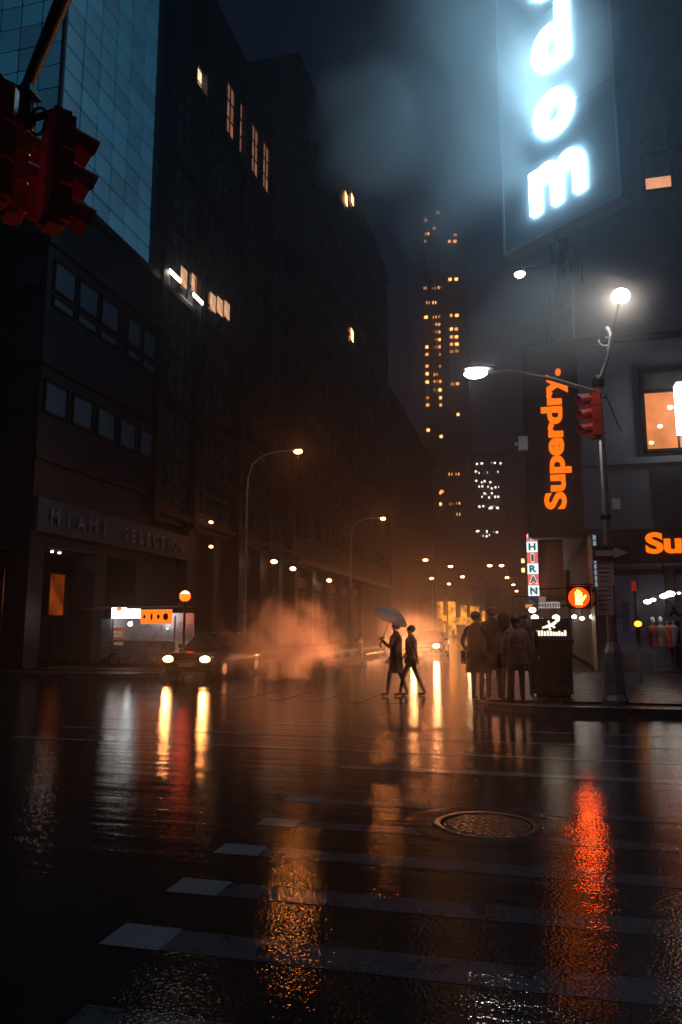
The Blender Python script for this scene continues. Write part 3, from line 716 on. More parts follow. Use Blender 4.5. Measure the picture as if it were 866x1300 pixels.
# kiosk with a glowing figure sign on the corner
ka = atz(678, 885, .13); kb = atz(728, 885, .13); ky = ka.y
kk = thing('kiosk', 'dark street kiosk topped by a glowing sign with a leaping figure', 'kiosk', ((ka.x+kb.x)/2, ky+.35, .13))
part('cabinet', MB().box((ka.x, ky, .2), (kb.x, ky+.7, 1.28)), mat('kiosk_body', (.03,.03,.033), .4), kk)
part('plinth', MB().box((ka.x+.05, ky+.05, .13), (kb.x-.05, ky+.65, .2)), M_black, kk)
part('door', MB().box((ka.x+.08, ky-.02, .3), ((ka.x+kb.x)/2-.02, ky-.002, 1.2)).box(((ka.x+kb.x)/2+.02, ky-.02, .3), (kb.x-.08, ky-.002, 1.2)), M_signbk, kk)
part('roof', MB().box((ka.x-.05, ky-.1, 1.285), (kb.x+.05, ky+.75, 1.36)), M_black, kk)
sg = part('sign_board', MB().box((ka.x+.02, ky-.01, 1.365), (kb.x-.02, ky+.06, 1.8)), M_signbk, kk)
Gk = glow('kiosk_sign', (1,.80,.58), 1.9)
nb = 11; w_ = (kb.x-ka.x-.16)/nb
for k in range(nb):
    hh = random.uniform(.07,.12); xx = ka.x+.08+w_*k
    part('letter_stroke', MB().box((xx, ky-.025, 1.43), (xx+w_*.7, ky-.012, 1.43+hh)), Gk, sg)
fx = (ka.x+kb.x)/2
fig = MB()
for pts, r in (([(fx-.1,1.62),(fx+.02,1.66),(fx+.1,1.72)], .03), ([(fx+.02,1.66),(fx+.08,1.60)], .022), ([(fx+.08,1.70),(fx+.17,1.76),(fx+.18,1.80)], .018), ([(fx-.08,1.63),(fx-.18,1.60)], .02), ([(fx-.02,1.66),(fx-.05,1.75)], .018), ([(fx-.03,1.60),(fx-.01,1.545)], .02)):
    fig.tube([(a, ky-.02, b) for a, b in pts], r, 8)
fig.ball((fx+.12, ky-.02, 1.765), (.03,.02,.03), 8, 5)
part('leaping_figure', fig, Gk, sg)

# ================================================================== STREET FURNITURE
# --- street lamps: octagonal pole, curved arm, cobra head
def street_lamp(m_lens, h=9.3, arm=2.4, k=1.0):
    t = thing('street_lamp', 'street lamp', 'street lamp')
    part('base', MB().lathe([(.24,0),(.24,.08),(.2,.14),(.17,.9),(.13,1.0)], (0,0,0), 8), M_steel, t)
    part('pole', MB().tube([(0,0,.9),(0,0,h-1.6)], [.10,.065], 8), M_steel, t)
    part('arm', MB().tube([(0,0,h-1.75),(.05,0,h-1.0),(.25,0,h-.4),(.7,0,h-.05),(1.3,0,h+.1),(arm-.25,0,h+.13)], [.055,.05,.045,.04,.036,.034], 8), M_steel, t, True)
    hd = part('head', MB().ball((arm-.06, 0, h+.15), (.30,.12,.06), 14, 8), M_steel, t, True)
    part('lens', MB().ball((arm+.02, 0, h+.05), (.19*k,.11*k,.085*k), 12, 7), m_lens, hd, True)
    return t
protoL = street_lamp(G_lampo); protoF = street_lamp(G_lampf, k=1.5)
def lamp_at(proto, px, py, label, side, first=[], h=9.3, arm=2.4):
    p = atz(px, py, h+.05)
    if proto in first: t = copy_tree(proto)
    else: t = proto; first.append(proto)
    t.location = (p.x - side*arm, p.y, .13); t.location.z = 0.0 if False else .0
    t.rotation_euler = (0, 0, 0 if side > 0 else math.pi); t['label'] = label; t['group'] = 'street lamps along the avenue'
    t.location.z = .09
    return t
l1 = lamp_at(protoL, 378, 576, 'orange street lamp with curved arm and a box on its pole above the steam', 1)
part('camera_box', MB().box((.1,-.12,6.6),(.36,.12,7.0)), M_steel, l1); part('box_bracket', MB().box((.0,-.04,6.75),(.1,.04,6.85)), M_steel, l1)
lamp_at(protoL, 486, 660, 'orange street lamp standing second along the left pavement past the steam', 1)
lamp_at(protoF, 540, 712, 'far street lamp third along the left pavement', 1)
lamp_at(protoF, 572, 720, 'far street lamp over the left lanes nearly above the golden hall', 1)
lamp_at(protoF, 548, 735, 'far street lamp low over the left pavement above the golden hall', 1)
lamp_at(protoF, 587, 733, 'far street lamp above the right end of the golden hall', 1)
lamp_at(protoF, 570, 742, 'far street lamp just over the roof of the golden hall', 1)
for (px, py), lab in zip([(637,719),(644,734),(652,743),(656,751)], ['far street lamp first along the right pavement', 'far street lamp second along the right pavement', 'far street lamp third along the right pavement', 'farthest street lamp along the right pavement']):
    lamp_at(protoF, px, py, lab, -1)
# lamp with a pale hanging stem just left of the right row
lamp_at(protoF, 622, 719, 'far street lamp reaching over the right lanes of the avenue', -1)

# --- signal heads
def signal_mesh_parts(t, org, face, sec=.33, m=M_red, dark=M_black):
    """three sections stacked; face = direction (x, y) the lenses look"""
    fx, fy = Vector(face).normalized(); rot = Matrix.Translation(org) @ Matrix.Rotation(math.atan2(fy, fx), 4, 'Z')
    off = root_of(t).location
    body = MB()
    for k in range(3):
        z = (1-k)*sec*1.03
        w = sec*.5-.008; c = .045
        body.prism([(-.12+c,-w),(.10,-w),(.10,w),(-.12+c,w),(-.12,w-c),(-.12,-w+c)], z-sec/2+.006, z+sec/2-.006)
    body.prism([(-.08,-.12),(.07,-.12),(.07,.12),(-.08,.12)], 1.5*sec*1.03, 1.5*sec*1.03+.05)
    body.prism([(-.08,-.12),(.07,-.12),(.07,.12),(-.08,.12)], -1.5*sec*1.03-.04, -1.5*sec*1.03)
    b = part('housing', body.xf(rot), m, t)
    for k in range(3):
        z = (1-k)*sec*1.03
        vz = MB(); n = 14; r = sec*.42; L = .26; vs = []
        for rr in (r, r-.012):
            for xx, dz in ((.10, 0), (.10+L, -.05)):
                for i in range(n+1):
                    a = R(-35) + R(250)*i/n
                    ll = xx if xx < .11 else xx - .10*(1-math.sin(a))*.5
                    vs.append((ll, rr*math.cos(a), z+dz+rr*math.sin(a)))
        fsx = []
        m1 = n+1
        for i in range(n):
            fsx += [(i, i+1, m1+i+1, m1+i), (2*m1+i, 3*m1+i, 3*m1+i+1, 2*m1+i+1), (m1+i, m1+i+1, 3*m1+i+1, 3*m1+i), (i, 2*m1+i, 2*m1+i+1, i+1)]
        fsx += [(0, m1, 3*m1, 2*m1), (n, 2*m1+n, 3*m1+n, m1+n)]
        part('visor', vz.add(vs, fsx).xf(rot), m, b)
        part('lens', MB().lathe([(r-.014,0),(r-.03,.02),(.03,.035)], (0,0,0), 18).xf(rot @ Matrix.Translation((.101,0,z)) @ Matrix.Rotation(R(90), 4, 'Y')), mat('dark_lens_%d' % k, [(.10,.004,.004),(.09,.05,.003),(.004,.07,.05)][k], .15, var=.05), b)
    return b
# near pole with the mast arm over the crossing
E0 = Vector((-4.19, 5.2, 6.42)); PB = Vector((2.35, -.42, .13))
ms = thing('mast_arm_pole', 'steel signal pole with a long mast arm reaching out over the crosswalk', 'signal pole', PB)
part('base', MB().lathe([(.26,0),(.26,.1),(.2,.2),(.17,.9),(.12,1.0)], PB, 8), M_steel, ms)
part('pole', MB().tube([PB+Vector((0,0,.9)), PB+Vector((0,0,7.3))], [.11,.09], 10), M_steel, ms)
M_arm = mat('arm_dark_steel', (.05,.055,.06), .4, metal=.5)
part('mast_arm', MB().tube([PB+Vector((0,0,5.9)), PB.lerp(E0,.3)+Vector((0,0,2.25)), PB.lerp(E0,.7)+Vector((0,0,1.9)), E0+Vector((0,0,.02))], [.10,.085,.07,.05], 10), M_arm, ms, True)
sc = thing('signal_cluster', 'cluster of traffic signals with red light painted on their bodies hung from the mast arm end', 'traffic light', E0)
part('hub', MB().tube([E0, E0-Vector((0,0,.34))], [.06,.075], 10).ball(E0-Vector((0,0,.36)), .09).box(E0-Vector((.09,.09,.12)), E0+Vector((.09,.09,-.06))), M_arm, sc)
hubp = E0-Vector((0,0,.36))
ha = aty(72, 219, 5.35); hb = aty(20, 219, 6.0); hc = aty(-8, 180, 4.9)
part('pipe', MB().tube([hubp, ha+Vector((0,0,.62)), ha+Vector((0,0,.5))], .032, 8).tube([hubp, hb+Vector((0,0,.62)), hb+Vector((0,0,.5))], .032, 8).tube([hubp, hc+Vector((0,0,.62)), hc+Vector((0,0,.5))], .032, 8), M_arm, sc)
ring = [hubp+Vector((.13+.09*math.cos(t*.5), 0, -.02+.13*math.sin(t*.5))) for t in range(13)]
part('cable_loop', MB().tube(ring, .013, 6), M_black, sc)
signal_mesh_parts(sc, ha, (.62, .78)); signal_mesh_parts(sc, hb, (.7, .7), .31); signal_mesh_parts(sc, hc, (-.8, .6))

# right corner pole with two lamps, signals and signs
PR = Vector((1.56, 15.62, .13))
pr = thing('corner_signal_pole', 'tall steel corner pole carrying two bright lamps, a walk signal and street signs', 'signal pole', PR)
part('base', MB().lathe([(.24,0),(.24,.1),(.19,.2),(.16,1.0),(.12,1.12),(.10,1.2)], PR, 8), M_steel, pr)
part('pole', MB().tube([PR+Vector((0,0,1.1)), PR+Vector((.0,0,6.6))], [.095,.07], 10), M_steel, pr)
part('collar', MB().lathe([(.1,0),(.12,.03),(.12,.16),(.1,.2)], PR+Vector((0,0,6.35)), 10).lathe([(.09,0),(.1,.02),(.1,.08),(.09,.1)], PR+Vector((0,0,3.6)), 10), M_black, pr)
a0 = aty(763, 500, PR.y-.08); a1 = aty(700, 481, 15.0); a2 = aty(648, 471.5, 14.4); a3 = aty(618, 472, 14.05); a4 = aty(604, 474, 13.9)
part('lamp_arm', MB().tube([(PR.x, PR.y, a0.z-.05), a0, a1, a2, a3], [.05,.048,.04,.035,.032], 8), M_steel, pr, True)
hd = part('lamp_head', MB().ball(a4+Vector((.08,0,.10)), (.30,.12,.055), 14, 8), M_steel, pr, True); part('lens', MB().ball(a4, (.22,.12,.095)), G_lampw, hd, True)
b0 = PR+Vector((.02,0,6.5)); b1 = aty(776, 440, 15.3); b2 = aty(782, 400, 14.9); b3 = aty(788, 376, 14.7)
part('upper_arm', MB().tube([b0, b1, b2, b3+Vector((-.02,0,-.1))], [.045,.035,.03,.026], 8), M_steel, pr)
part('brace', MB().tube([aty(768,475,PR.y-.05), aty(774,428,PR.y-.05)], .02, 6).tube([aty(768,428,PR.y), aty(779,428,PR.y)], .03, 6), M_steel, pr)
part('camera', MB().tube([aty(770,415,PR.y), aty(774,422,PR.y), aty(776,430,PR.y)], [.045,.035,.02], 8), M_white, pr)
part('hoop', MB().tube([aty(768+8*math.cos(t), 431+8*math.sin(t), PR.y) for t in [R(-20+20*k) for k in range(11)]], .014, 6), M_white, pr)
hd = part('lamp_head', MB().ball(b3+Vector((-.02,0,-.10)), (.07,.07,.08), 14, 8), M_steel, pr, True); part('lens', MB().ball(b3, (.17,.17,.14)), G_lampw, hd, True)
part('guy_rod', MB().tube([aty(768,499,PR.y), aty(782,533,PR.y+.2), aty(789,548,PR.y+.3)], [.018,.016,.01], 6), M_steel, pr)
signal_mesh_parts(pr, aty(754, 526, PR.y-.05), (-1, -.45), .30)
part('signal_bracket', MB().box(aty(757,506,PR.y), aty(770,504,PR.y)+Vector((0,.05,0))).box(aty(757,550,PR.y), aty(770,548,PR.y)+Vector((0,.05,0))), M_black, pr)
# walk signal with the raised hand
hp = aty(735, 758, PR.y-.1)
wk = part('walk_signal', MB().box(hp+Vector((-.23,0,-.23)), hp+Vector((.23,.2,.23))).box(hp+Vector((-.25,-.2,.22)), hp+Vector((.25,.0,.245))).box(hp+Vector((-.25,-.18,-.2)), hp+Vector((-.235,.0,.22))).box(hp+Vector((.235,-.18,-.2)), hp+Vector((.25,.0,.22))), M_black, pr)
hand = MB()
def hb_(x0, x1, z0, z1): hand.box(hp+Vector((x0,-.02,z0)), hp+Vector((x1,-.005,z1)))
hb_(-.07,.06,-.15,.0)
for x, z in ((-.07,.10),(-.034,.14),(.0,.13),(.034,.09)): hb_(x, x+.026, .003, z)
hand.add([hp+Vector((.061,-.02,-.10)), hp+Vector((.061,-.02,-.03)), hp+Vector((.125,-.02,.05)), hp+Vector((.14,-.02,.02)),
          hp+Vector((.061,-.005,-.10)), hp+Vector((.061,-.005,-.03)), hp+Vector((.125,-.005,.05)), hp+Vector((.14,-.005,.02))],
         [(0,1,2,3),(7,6,5,4),(0,4,5,1),(1,5,6,2),(2,6,7,3),(3,7,4,0)])
part('signal_halo', MB().tube([hp+Vector((0,-.004,-.01)), hp+Vector((0,-.001,-.01))], .20, 28), glow('signal_halo_glow', (1.0,.05,.001), 2.2), wk)  # glowing disc added for the bloom round the raised hand
part('raised_hand', hand, glow('hand_red', (1.0,.085,.012), 55), wk)
part('walk_bracket', MB().box(hp+Vector((.22,.08,.1)), (PR.x, hp.y+.14, hp.z+.16)).box(hp+Vector((.22,.08,-.16)), (PR.x, hp.y+.14, hp.z-.1)), M_black, pr)
# signs on the pole
yS = PR.y-.14
p = aty(752, 693, yS); q = aty(801, 711, yS)
ow = part('one_way_sign', MB().box((p.x, yS, q.z), (q.x, yS+.015, p.z)), mat('sign_black', (.03,.02,.03), .35), pr)
part('arrow', MB().prism([(0,0)], 0, 0) if False else MB().add([(p.x+.40, yS-.006, p.z-.04),(q.x-.03, yS-.006, (p.z+q.z)/2),(p.x+.40, yS-.006, q.z+.04),(p.x+.40, yS-.002, p.z-.04),(q.x-.03, yS-.002, (p.z+q.z)/2),(p.x+.40, yS-.002, q.z+.04)], [(0,1,2),(5,4,3),(0,3,4,1),(1,4,5,2),(2,5,3,0)]).box((p.x+.05, yS-.006, (p.z+q.z)/2-.055), (p.x+.395, yS-.002, (p.z+q.z)/2+.055)), mat('sign_pink_white', (.6,.45,.48), .4), ow)
M_pk = mat('parking_plate', (.62,.52,.54), .45, var=.12, scale=6); M_redp = mat('parking_red', (.35,.03,.04), .5)
for (t0, t1) in ((711,744),(745,781)):
    p = aty(757, t0, yS+.02); q = aty(780, t1, yS+.02)
    pk = part('parking_plate', MB().box((p.x, yS+.02, q.z), (q.x, yS+.035, p.z)), M_pk, pr)
    for k in range(5):
        z = p.z-.07-(p.z-q.z-.1)*k/5
        part('print_line', MB().box((p.x+.03, yS+.016, z-.018), (q.x-.03-random.uniform(0,.1), yS+.019, z+.004)), M_redp, pk)
p = aty(788, 764, PR.y+.2); q = aty(800, 802, PR.y+.2)
part('slim_plate', MB().box((p.x, PR.y+.2, q.z), (q.x, PR.y+.22, p.z)), mat('teal_plate', (.35,.48,.56), .4), pr)
part('plate_strap', MB().box((PR.x, PR.y+.1, (p.z+q.z)/2-.02), (p.x, PR.y+.215, (p.z+q.z)/2+.02)), M_steel, pr)
p = aty(777, 633, yS); q = aty(788, 646, yS)
part('number_plate', MB().box((p.x, yS, q.z), (q.x, yS+.015, p.z)), M_white, pr)
p = aty(796, 786, PR.y+.6)

# amber lamp on a short post behind the corner pole
p = aty(810, 792, 22)
ab = thing('amber_beacon_post', 'short post with an amber beacon behind the corner signal pole', 'beacon', (p.x, 22, .13))
part('post', MB().tube([(p.x, 22, .13), (p.x, 22, p.z-.1)], .04, 8), M_black, ab); part('beacon', MB().ball(p, (.1,.1,.08)), glow('amber', (1,.3,.02), 5), ab, True)
p = aty(805, 744, 22)
part('marker_post', MB().tube([(p.x, 22.05, p.z), (p.x, 22.05, .13)], .02, 6), M_black, ab)
part('red_marker', MB().box(p+Vector((-.06,-.03,-.14)), p+Vector((.06,.03,.14))), glow('red_marker_glow', (1,.05,.02), .18, False), ab)

# pole with two blank panels
y = 24.0; p = aty(600, 743, y); q = aty(617, 768, y); p2 = aty(620, 743, y); q2 = aty(636, 768, y)
bp = thing('panel_post', 'post on the right corner carrying two blank square panels side by side', 'sign post', ((q.x+p2.x)/2, y+.1, .13))
for a, b in ((p, q), (p2, q2)): part('panel', MB().box((a.x, y, b.z), (b.x, y+.03, a.z)), mat('panel_back', (.50,.38,.33), .5), bp)
part('post', MB().tube([((q.x+p2.x)/2, y+.1, .13), ((q.x+p2.x)/2, y+.1, p.z+.1)], .05, 8), M_steel, bp)
part('crossbar', MB().box((p.x+.05, y+.035, (p.z+q.z)/2-.03), (q2.x-.05, y+.07, (p.z+q.z)/2+.03)), M_steel, bp)

# bollards on the island
for k, (px, py) in enumerate(((444,842),(472,836),(496,831))):
    p = atz(px, py, .13); p.x = -7.65; 
    t = thing('bollard', ['steel bollard at the rounded tip of the traffic island','steel bollard in the middle of the three on the traffic island','steel bollard deepest along the traffic island'][k], 'bollard', (p.x, 34.5+6.2*k, .13), 'bollards on the traffic island')
    part('post', MB().lathe([(.10,0),(.10,.95),(.09,1.0),(.05,1.03)], t.location, 12), M_steel, t, True)
    part('band', MB().lathe([(.105,.78),(.105,.9)], t.location, 12), M_white, t)
rl = thing('island_rail', 'low wet steel rail running along the traffic island kerb', 'rail', (-7.15, 33.2, .13))
part('rail', MB().tube([(-7.15, 33.2, .42), (-7.15, 56, .42)], .05, 8), mat('rail_white', (.7,.68,.66), .25, metal=.2), rl)
for k in range(8): part('rail_post', MB().tube([(-7.15, 33.4+3.2*k, .13), (-7.15, 33.4+3.2*k, .40)], .03, 6), M_steel, rl)

# subway globe lamp
p = aty(235, 757, 26.5)
gl = thing('station_globe_lamp', 'half white half red globe lamp on a post beside the food cart', 'lamp', (p.x, 26.5, .13))
part('post', MB().lathe([(.12,0),(.12,.2),(.06,.3),(.045,p.z-.4),(.09,p.z-.35),(.09,p.z-.3)], (p.x, 26.5, .13), 10), M_black, gl)
part('globe', MB().ball(p, (.21,.21,.2), 18, 10), glow('globe_red', (1.0,.04,.002), 10), gl, True)
part('globe_cap', MB().lathe([(.19,.085),(.15,.15),(.08,.2),(.02,.215)], p, 18), glow('globe_white', (1,.7,.4), 3), gl, True)

# ================================================================== FOOD CART
FY = 26.9
def c_(px, py, y=FY): return aty(px, py, y)
cx0 = c_(128, 820).x; cx1 = c_(222, 820).x
ct = thing('food_cart', 'steel street food cart with glowing white and orange signs beside the globe lamp', 'food cart', ((cx0+cx1)/2, FY+.8, .13))
M_ss = mat('brushed_steel', (.55,.54,.56), .3, metal=.7, var=.15, scale=4)
part('body', MB().box((cx0, FY, .38), (cx1, FY+1.7, 1.08)), M_ss, ct)
part('counter', MB().box((cx0+.45, FY-.35, 1.08), (cx1, FY+.1, 1.12)), M_ss, ct)
part('back_panel', MB().box((cx0, FY+1.62, 1.08), (cx1, FY+1.7, 2.2)), M_ss, ct)
part('side_panel', MB().box((cx0, FY-.02, .4), (cx0+.42, FY+1.6, 1.0)).box((cx0, FY-.02, 1.03), (cx0+.42, FY+1.6, 1.95)), M_white, ct)
for x in (cx0+.46, cx1-.06): part('corner_post', MB().box((x, FY, 1.12), (x+.05, FY+.05, 2.05)), M_ss, ct)
zr = c_(150, 770).z
part('roof', MB().box((cx0-.1, FY-.1, zr), (cx1+.1, FY+1.75, zr+.1)), M_black, ct)
part('awning', MB().add([(cx0-.15,FY-.1,zr),(cx0-1.0,FY+.0,zr-.12),(cx0-1.0,FY+1.6,zr-.12),(cx0-.15,FY+1.7,zr),(cx0-.15,FY-.1,zr+.04),(cx0-1.0,FY+.0,zr-.08),(cx0-1.0,FY+1.6,zr-.08),(cx0-.15,FY+1.7,zr+.04)],
     [(0,1,2,3),(7,6,5,4),(0,4,5,1),(1,5,6,2),(2,6,7,3),(3,7,4,0)]), mat('awning_cloth', (.30,.07,.03), .8), ct)
Gcw = glow('cart_sign_white', (1,.97,.92), 3.2, True, .35, 6); Gco = glow('cart_sign_orange', (1,.17,.012), 1.5)
def cart_sign(x0, x1, y0, y1, m, nm):
    a = c_(x0, y0); b = c_(x1, y1)
    return part(nm, MB().box((a.x, FY-.12, b.z), (b.x, FY-.04, a.z)), m, ct), a, b
s1, a, b = cart_sign(144, 161, 771.5, 785, Gcw, 'picture_sign')
part('picture_mark', MB().ball((a.x+(b.x-a.x)*.55, FY-.125, a.z-.06), (.13,.01,.07)), Gco, s1)
part('picture_mark', MB().box((a.x+.04, FY-.128, b.z+.1), (a.x+.24, FY-.122, b.z+.15)).box((a.x+.1, FY-.128, b.z+.2), (a.x+.3, FY-.122, b.z+.23)), M_dark, s1)
s2, a, b = cart_sign(163, 179, 773, 785, Gcw, 'picture_sign')
s3, a, b = cart_sign(181, 219, 774, 792, Gco, 'menu_sign')
for u, w, hh in ((.12,.10,.20),(.36,.09,.34),(.58,.12,.22),(.82,.2,.34)):
    xx = a.x+(b.x-a.x)*u; part('sign_mark', MB().ball((xx, FY-.125, (a.z+b.z)/2), (w*.55,.012,hh*.4)), mat('mark_brown', (.12,.02,.005), .6), s3)
for k, py in enumerate((797, 803, 809.5, 815)):
    a = c_(145, py); b = c_(156.5, py+4.2)
    part('menu_strip', MB().box((a.x, FY-.03, b.z), (b.x, FY+.0, a.z)), glow('menu_%d' % (k % 2), ((1,.22,.04),(1,.5,.3))[k % 2], .22, False, .5, 9), ct)
p = c_(166.5, 792); part('bulb', MB().ball(p+Vector((0,-.06,0)), .085), glow('cart_bulb', (.95,.97,1.0), 25), ct, True)
p = c_(213.5, 798); part('blue_led', MB().ball(p+Vector((0,-.06,0)), .05), glow('cart_led', (.3,.5,1), 4, False), ct, True)
p = c_(170, 832); part('bottle_crate', MB().box(p+Vector((-.14,-.1,-.18)), p+Vector((.14,.05,.18))), M_white, ct)
for x in (cx0+.6, cx1-.6):
    wh = part('wheel', MB().tube([(x, FY-.06, .38),(x, FY+.12, .38)], .25, 18), M_rub, ct)
    part('rim', MB().tube([(x, FY-.075, .38),(x, FY-.062, .38)], .15, 14), M_steel, wh)

# ================================================================== CARS
def sedan(label, paint, lamp, watts=0, lcol=(1,.30,.075), spread=70):
    t = thing('car', label, 'car')
    def loft(secs, seg=None):
        mb = MB(); n = len(secs[0][1]); vs = []; fs_ = []
        for y, pts in secs: vs += [(x, y, z) for x, z in pts]
        for i in range(len(secs)-1):
            for k in range(n):
                q = (k+1) % n; fs_.append((i*n+k, i*n+q, (i+1)*n+q, (i+1)*n+k))
        fs_.append(tuple(range(n))); fs_.append(tuple(range((len(secs)-1)*n, len(secs)*n))[::-1])
        return mb.add(vs, fs_)
    def sec(hw, z0, z1, r=.12):
        return [(-hw+.06,z0),(-hw,z0+.12),(-hw,z1-r*1.2),(-hw+r*.5,z1-r*.4),(-hw+r*1.6,z1),(0,z1+.02),(hw-r*1.6,z1),(hw-r*.5,z1-r*.4),(hw,z1-r*1.2),(hw,z0+.12),(hw-.06,z0)]
    part('body', loft([(-2.3,sec(.72,.38,.66)),(-2.22,sec(.82,.26,.74)),(-1.9,sec(.89,.22,.82)),(-1.0,sec(.91,.2,.93)),(-.6,sec(.91,.2,.96)),(1.2,sec(.91,.2,.98)),(1.9,sec(.88,.22,.97)),(2.25,sec(.84,.28,.92)),(2.32,sec(.74,.4,.84))]), paint, t, True)
    def cs(hw, z1, z0=.92):
        return [(-hw-.12,z0),(-hw,z1-.06),(-hw+.1,z1),(0,z1+.03),(hw-.1,z1),(hw,z1-.06),(hw+.12,z0)]
    part('roof', loft([(-.35,cs(.60,1.40,.97)),(.0,cs(.62,1.45)),(.7,cs(.62,1.45)),(1.1,cs(.6,1.40))]), paint, t, True)
    part('windscreen', MB().add([(-.72,-1.02,.94),(.72,-1.02,.94),(.58,-.36,1.39),(-.58,-.36,1.39),(-.72,-1.0,.90),(.72,-1.0,.90),(.58,-.3,1.36),(-.58,-.3,1.36)],
         [(0,1,2,3),(7,6,5,4),(0,4,5,1),(1,5,6,2),(2,6,7,3),(3,7,4,0)]), M_glass, t)
    part('rear_window', MB().add([(-.7,1.75,.98),(.7,1.75,.98),(.56,1.12,1.39),(-.56,1.12,1.39),(-.7,1.7,.95),(.7,1.7,.95),(.56,1.06,1.36),(-.56,1.06,1.36)],
         [(3,2,1,0),(4,5,6,7),(1,5,4,0),(2,6,5,1),(3,7,6,2),(0,4,7,3)]), M_glass, t)
    for s in (-1, 1):
        part('side_window', MB().add([(s*.755,-.75,.98),(s*.755,1.4,.98),(s*.645,1.0,1.36),(s*.645,-.3,1.36),(s*.72,-.75,.98),(s*.72,1.4,.98),(s*.61,1.0,1.36),(s*.61,-.3,1.36)],
             [(0,1,2,3),(7,6,5,4),(0,4,5,1),(1,5,6,2),(2,6,7,3),(3,7,4,0)]), M_glass, t)
        part('headlight', MB().ball((s*.62,-2.29,.64), (.17,.11,.10), 14, 8), lamp, t, True)
        if watts:                                     # the beam of the headlamp itself, thrown forwards
            ld = bpy.data.lights.new('headlamp_beam', 'AREA'); ld.shape = 'DISK'; ld.size = .18; ld.energy = watts; ld.color = lcol; ld.spread = R(spread)
            lo = bpy.data.objects.new('headlamp_beam', ld); COL.objects.link(lo); lo.parent = t
            lo.location = (s*.62, -2.415, .64); lo.rotation_euler = (R(-90), 0, 0)
        part('mirror', MB().ball((s*.98,-.72,1.0), (.1,.06,.07)), paint, t, True)
        part('tail_lamp', MB().box((s*.55,2.28,.72), (s*.8,2.33,.84)), mat('tail_red', (.2,.01,.01), .2), t)
        for y in (-1.45, 1.42):
            wh = part('wheel', MB().tube([(s*.72,y,.32),(s*.92,y,.32)], [.32,.32], 22), M_rub, t)
            part('rim', MB().tube([(s*.915,y,.32),(s*.93,y,.32)], [.2,.18], 14), M_steel, wh)
    part('grille', MB().box((-.42,-2.315,.45), (.42,-2.26,.6)), M_black, t)
    part('bumper', MB().box((-.78,-2.33,.3), (.78,-2.24,.4)), M_black, t)
    part('number_plate', MB().box((-.26,-2.345,.41), (.26,-2.332,.53)), M_white, t)
    return t
hl = atz(217, 835, .68); hr = atz(258, 835, .68)
c1 = sedan('dark car with blazing orange headlights waiting in front of the food cart', M_carp, G_head, 9)
c1.location = ((hl.x+hr.x)/2, (hl.y+hr.y)/2+2.25, .0)
c2 = sedan('dark car driving up with dazzling headlights behind the walking pair', M_carp, glow('headlight_dazzling', (1.0, .50, .24), 60), 60, (1,.31,.10), 30)
hl = atz(553, 819, .68); hr = atz(525, 819, .68)
c2.location = ((hl.x+hr.x)/2, hl.y+2.25, 0)
c3 = sedan('distant car with small headlights farther up the avenue than the dazzling one', M_carp, glow('headlight_far', (1,.7,.4), 150))
c3.location = (-5.2, 78, 0)

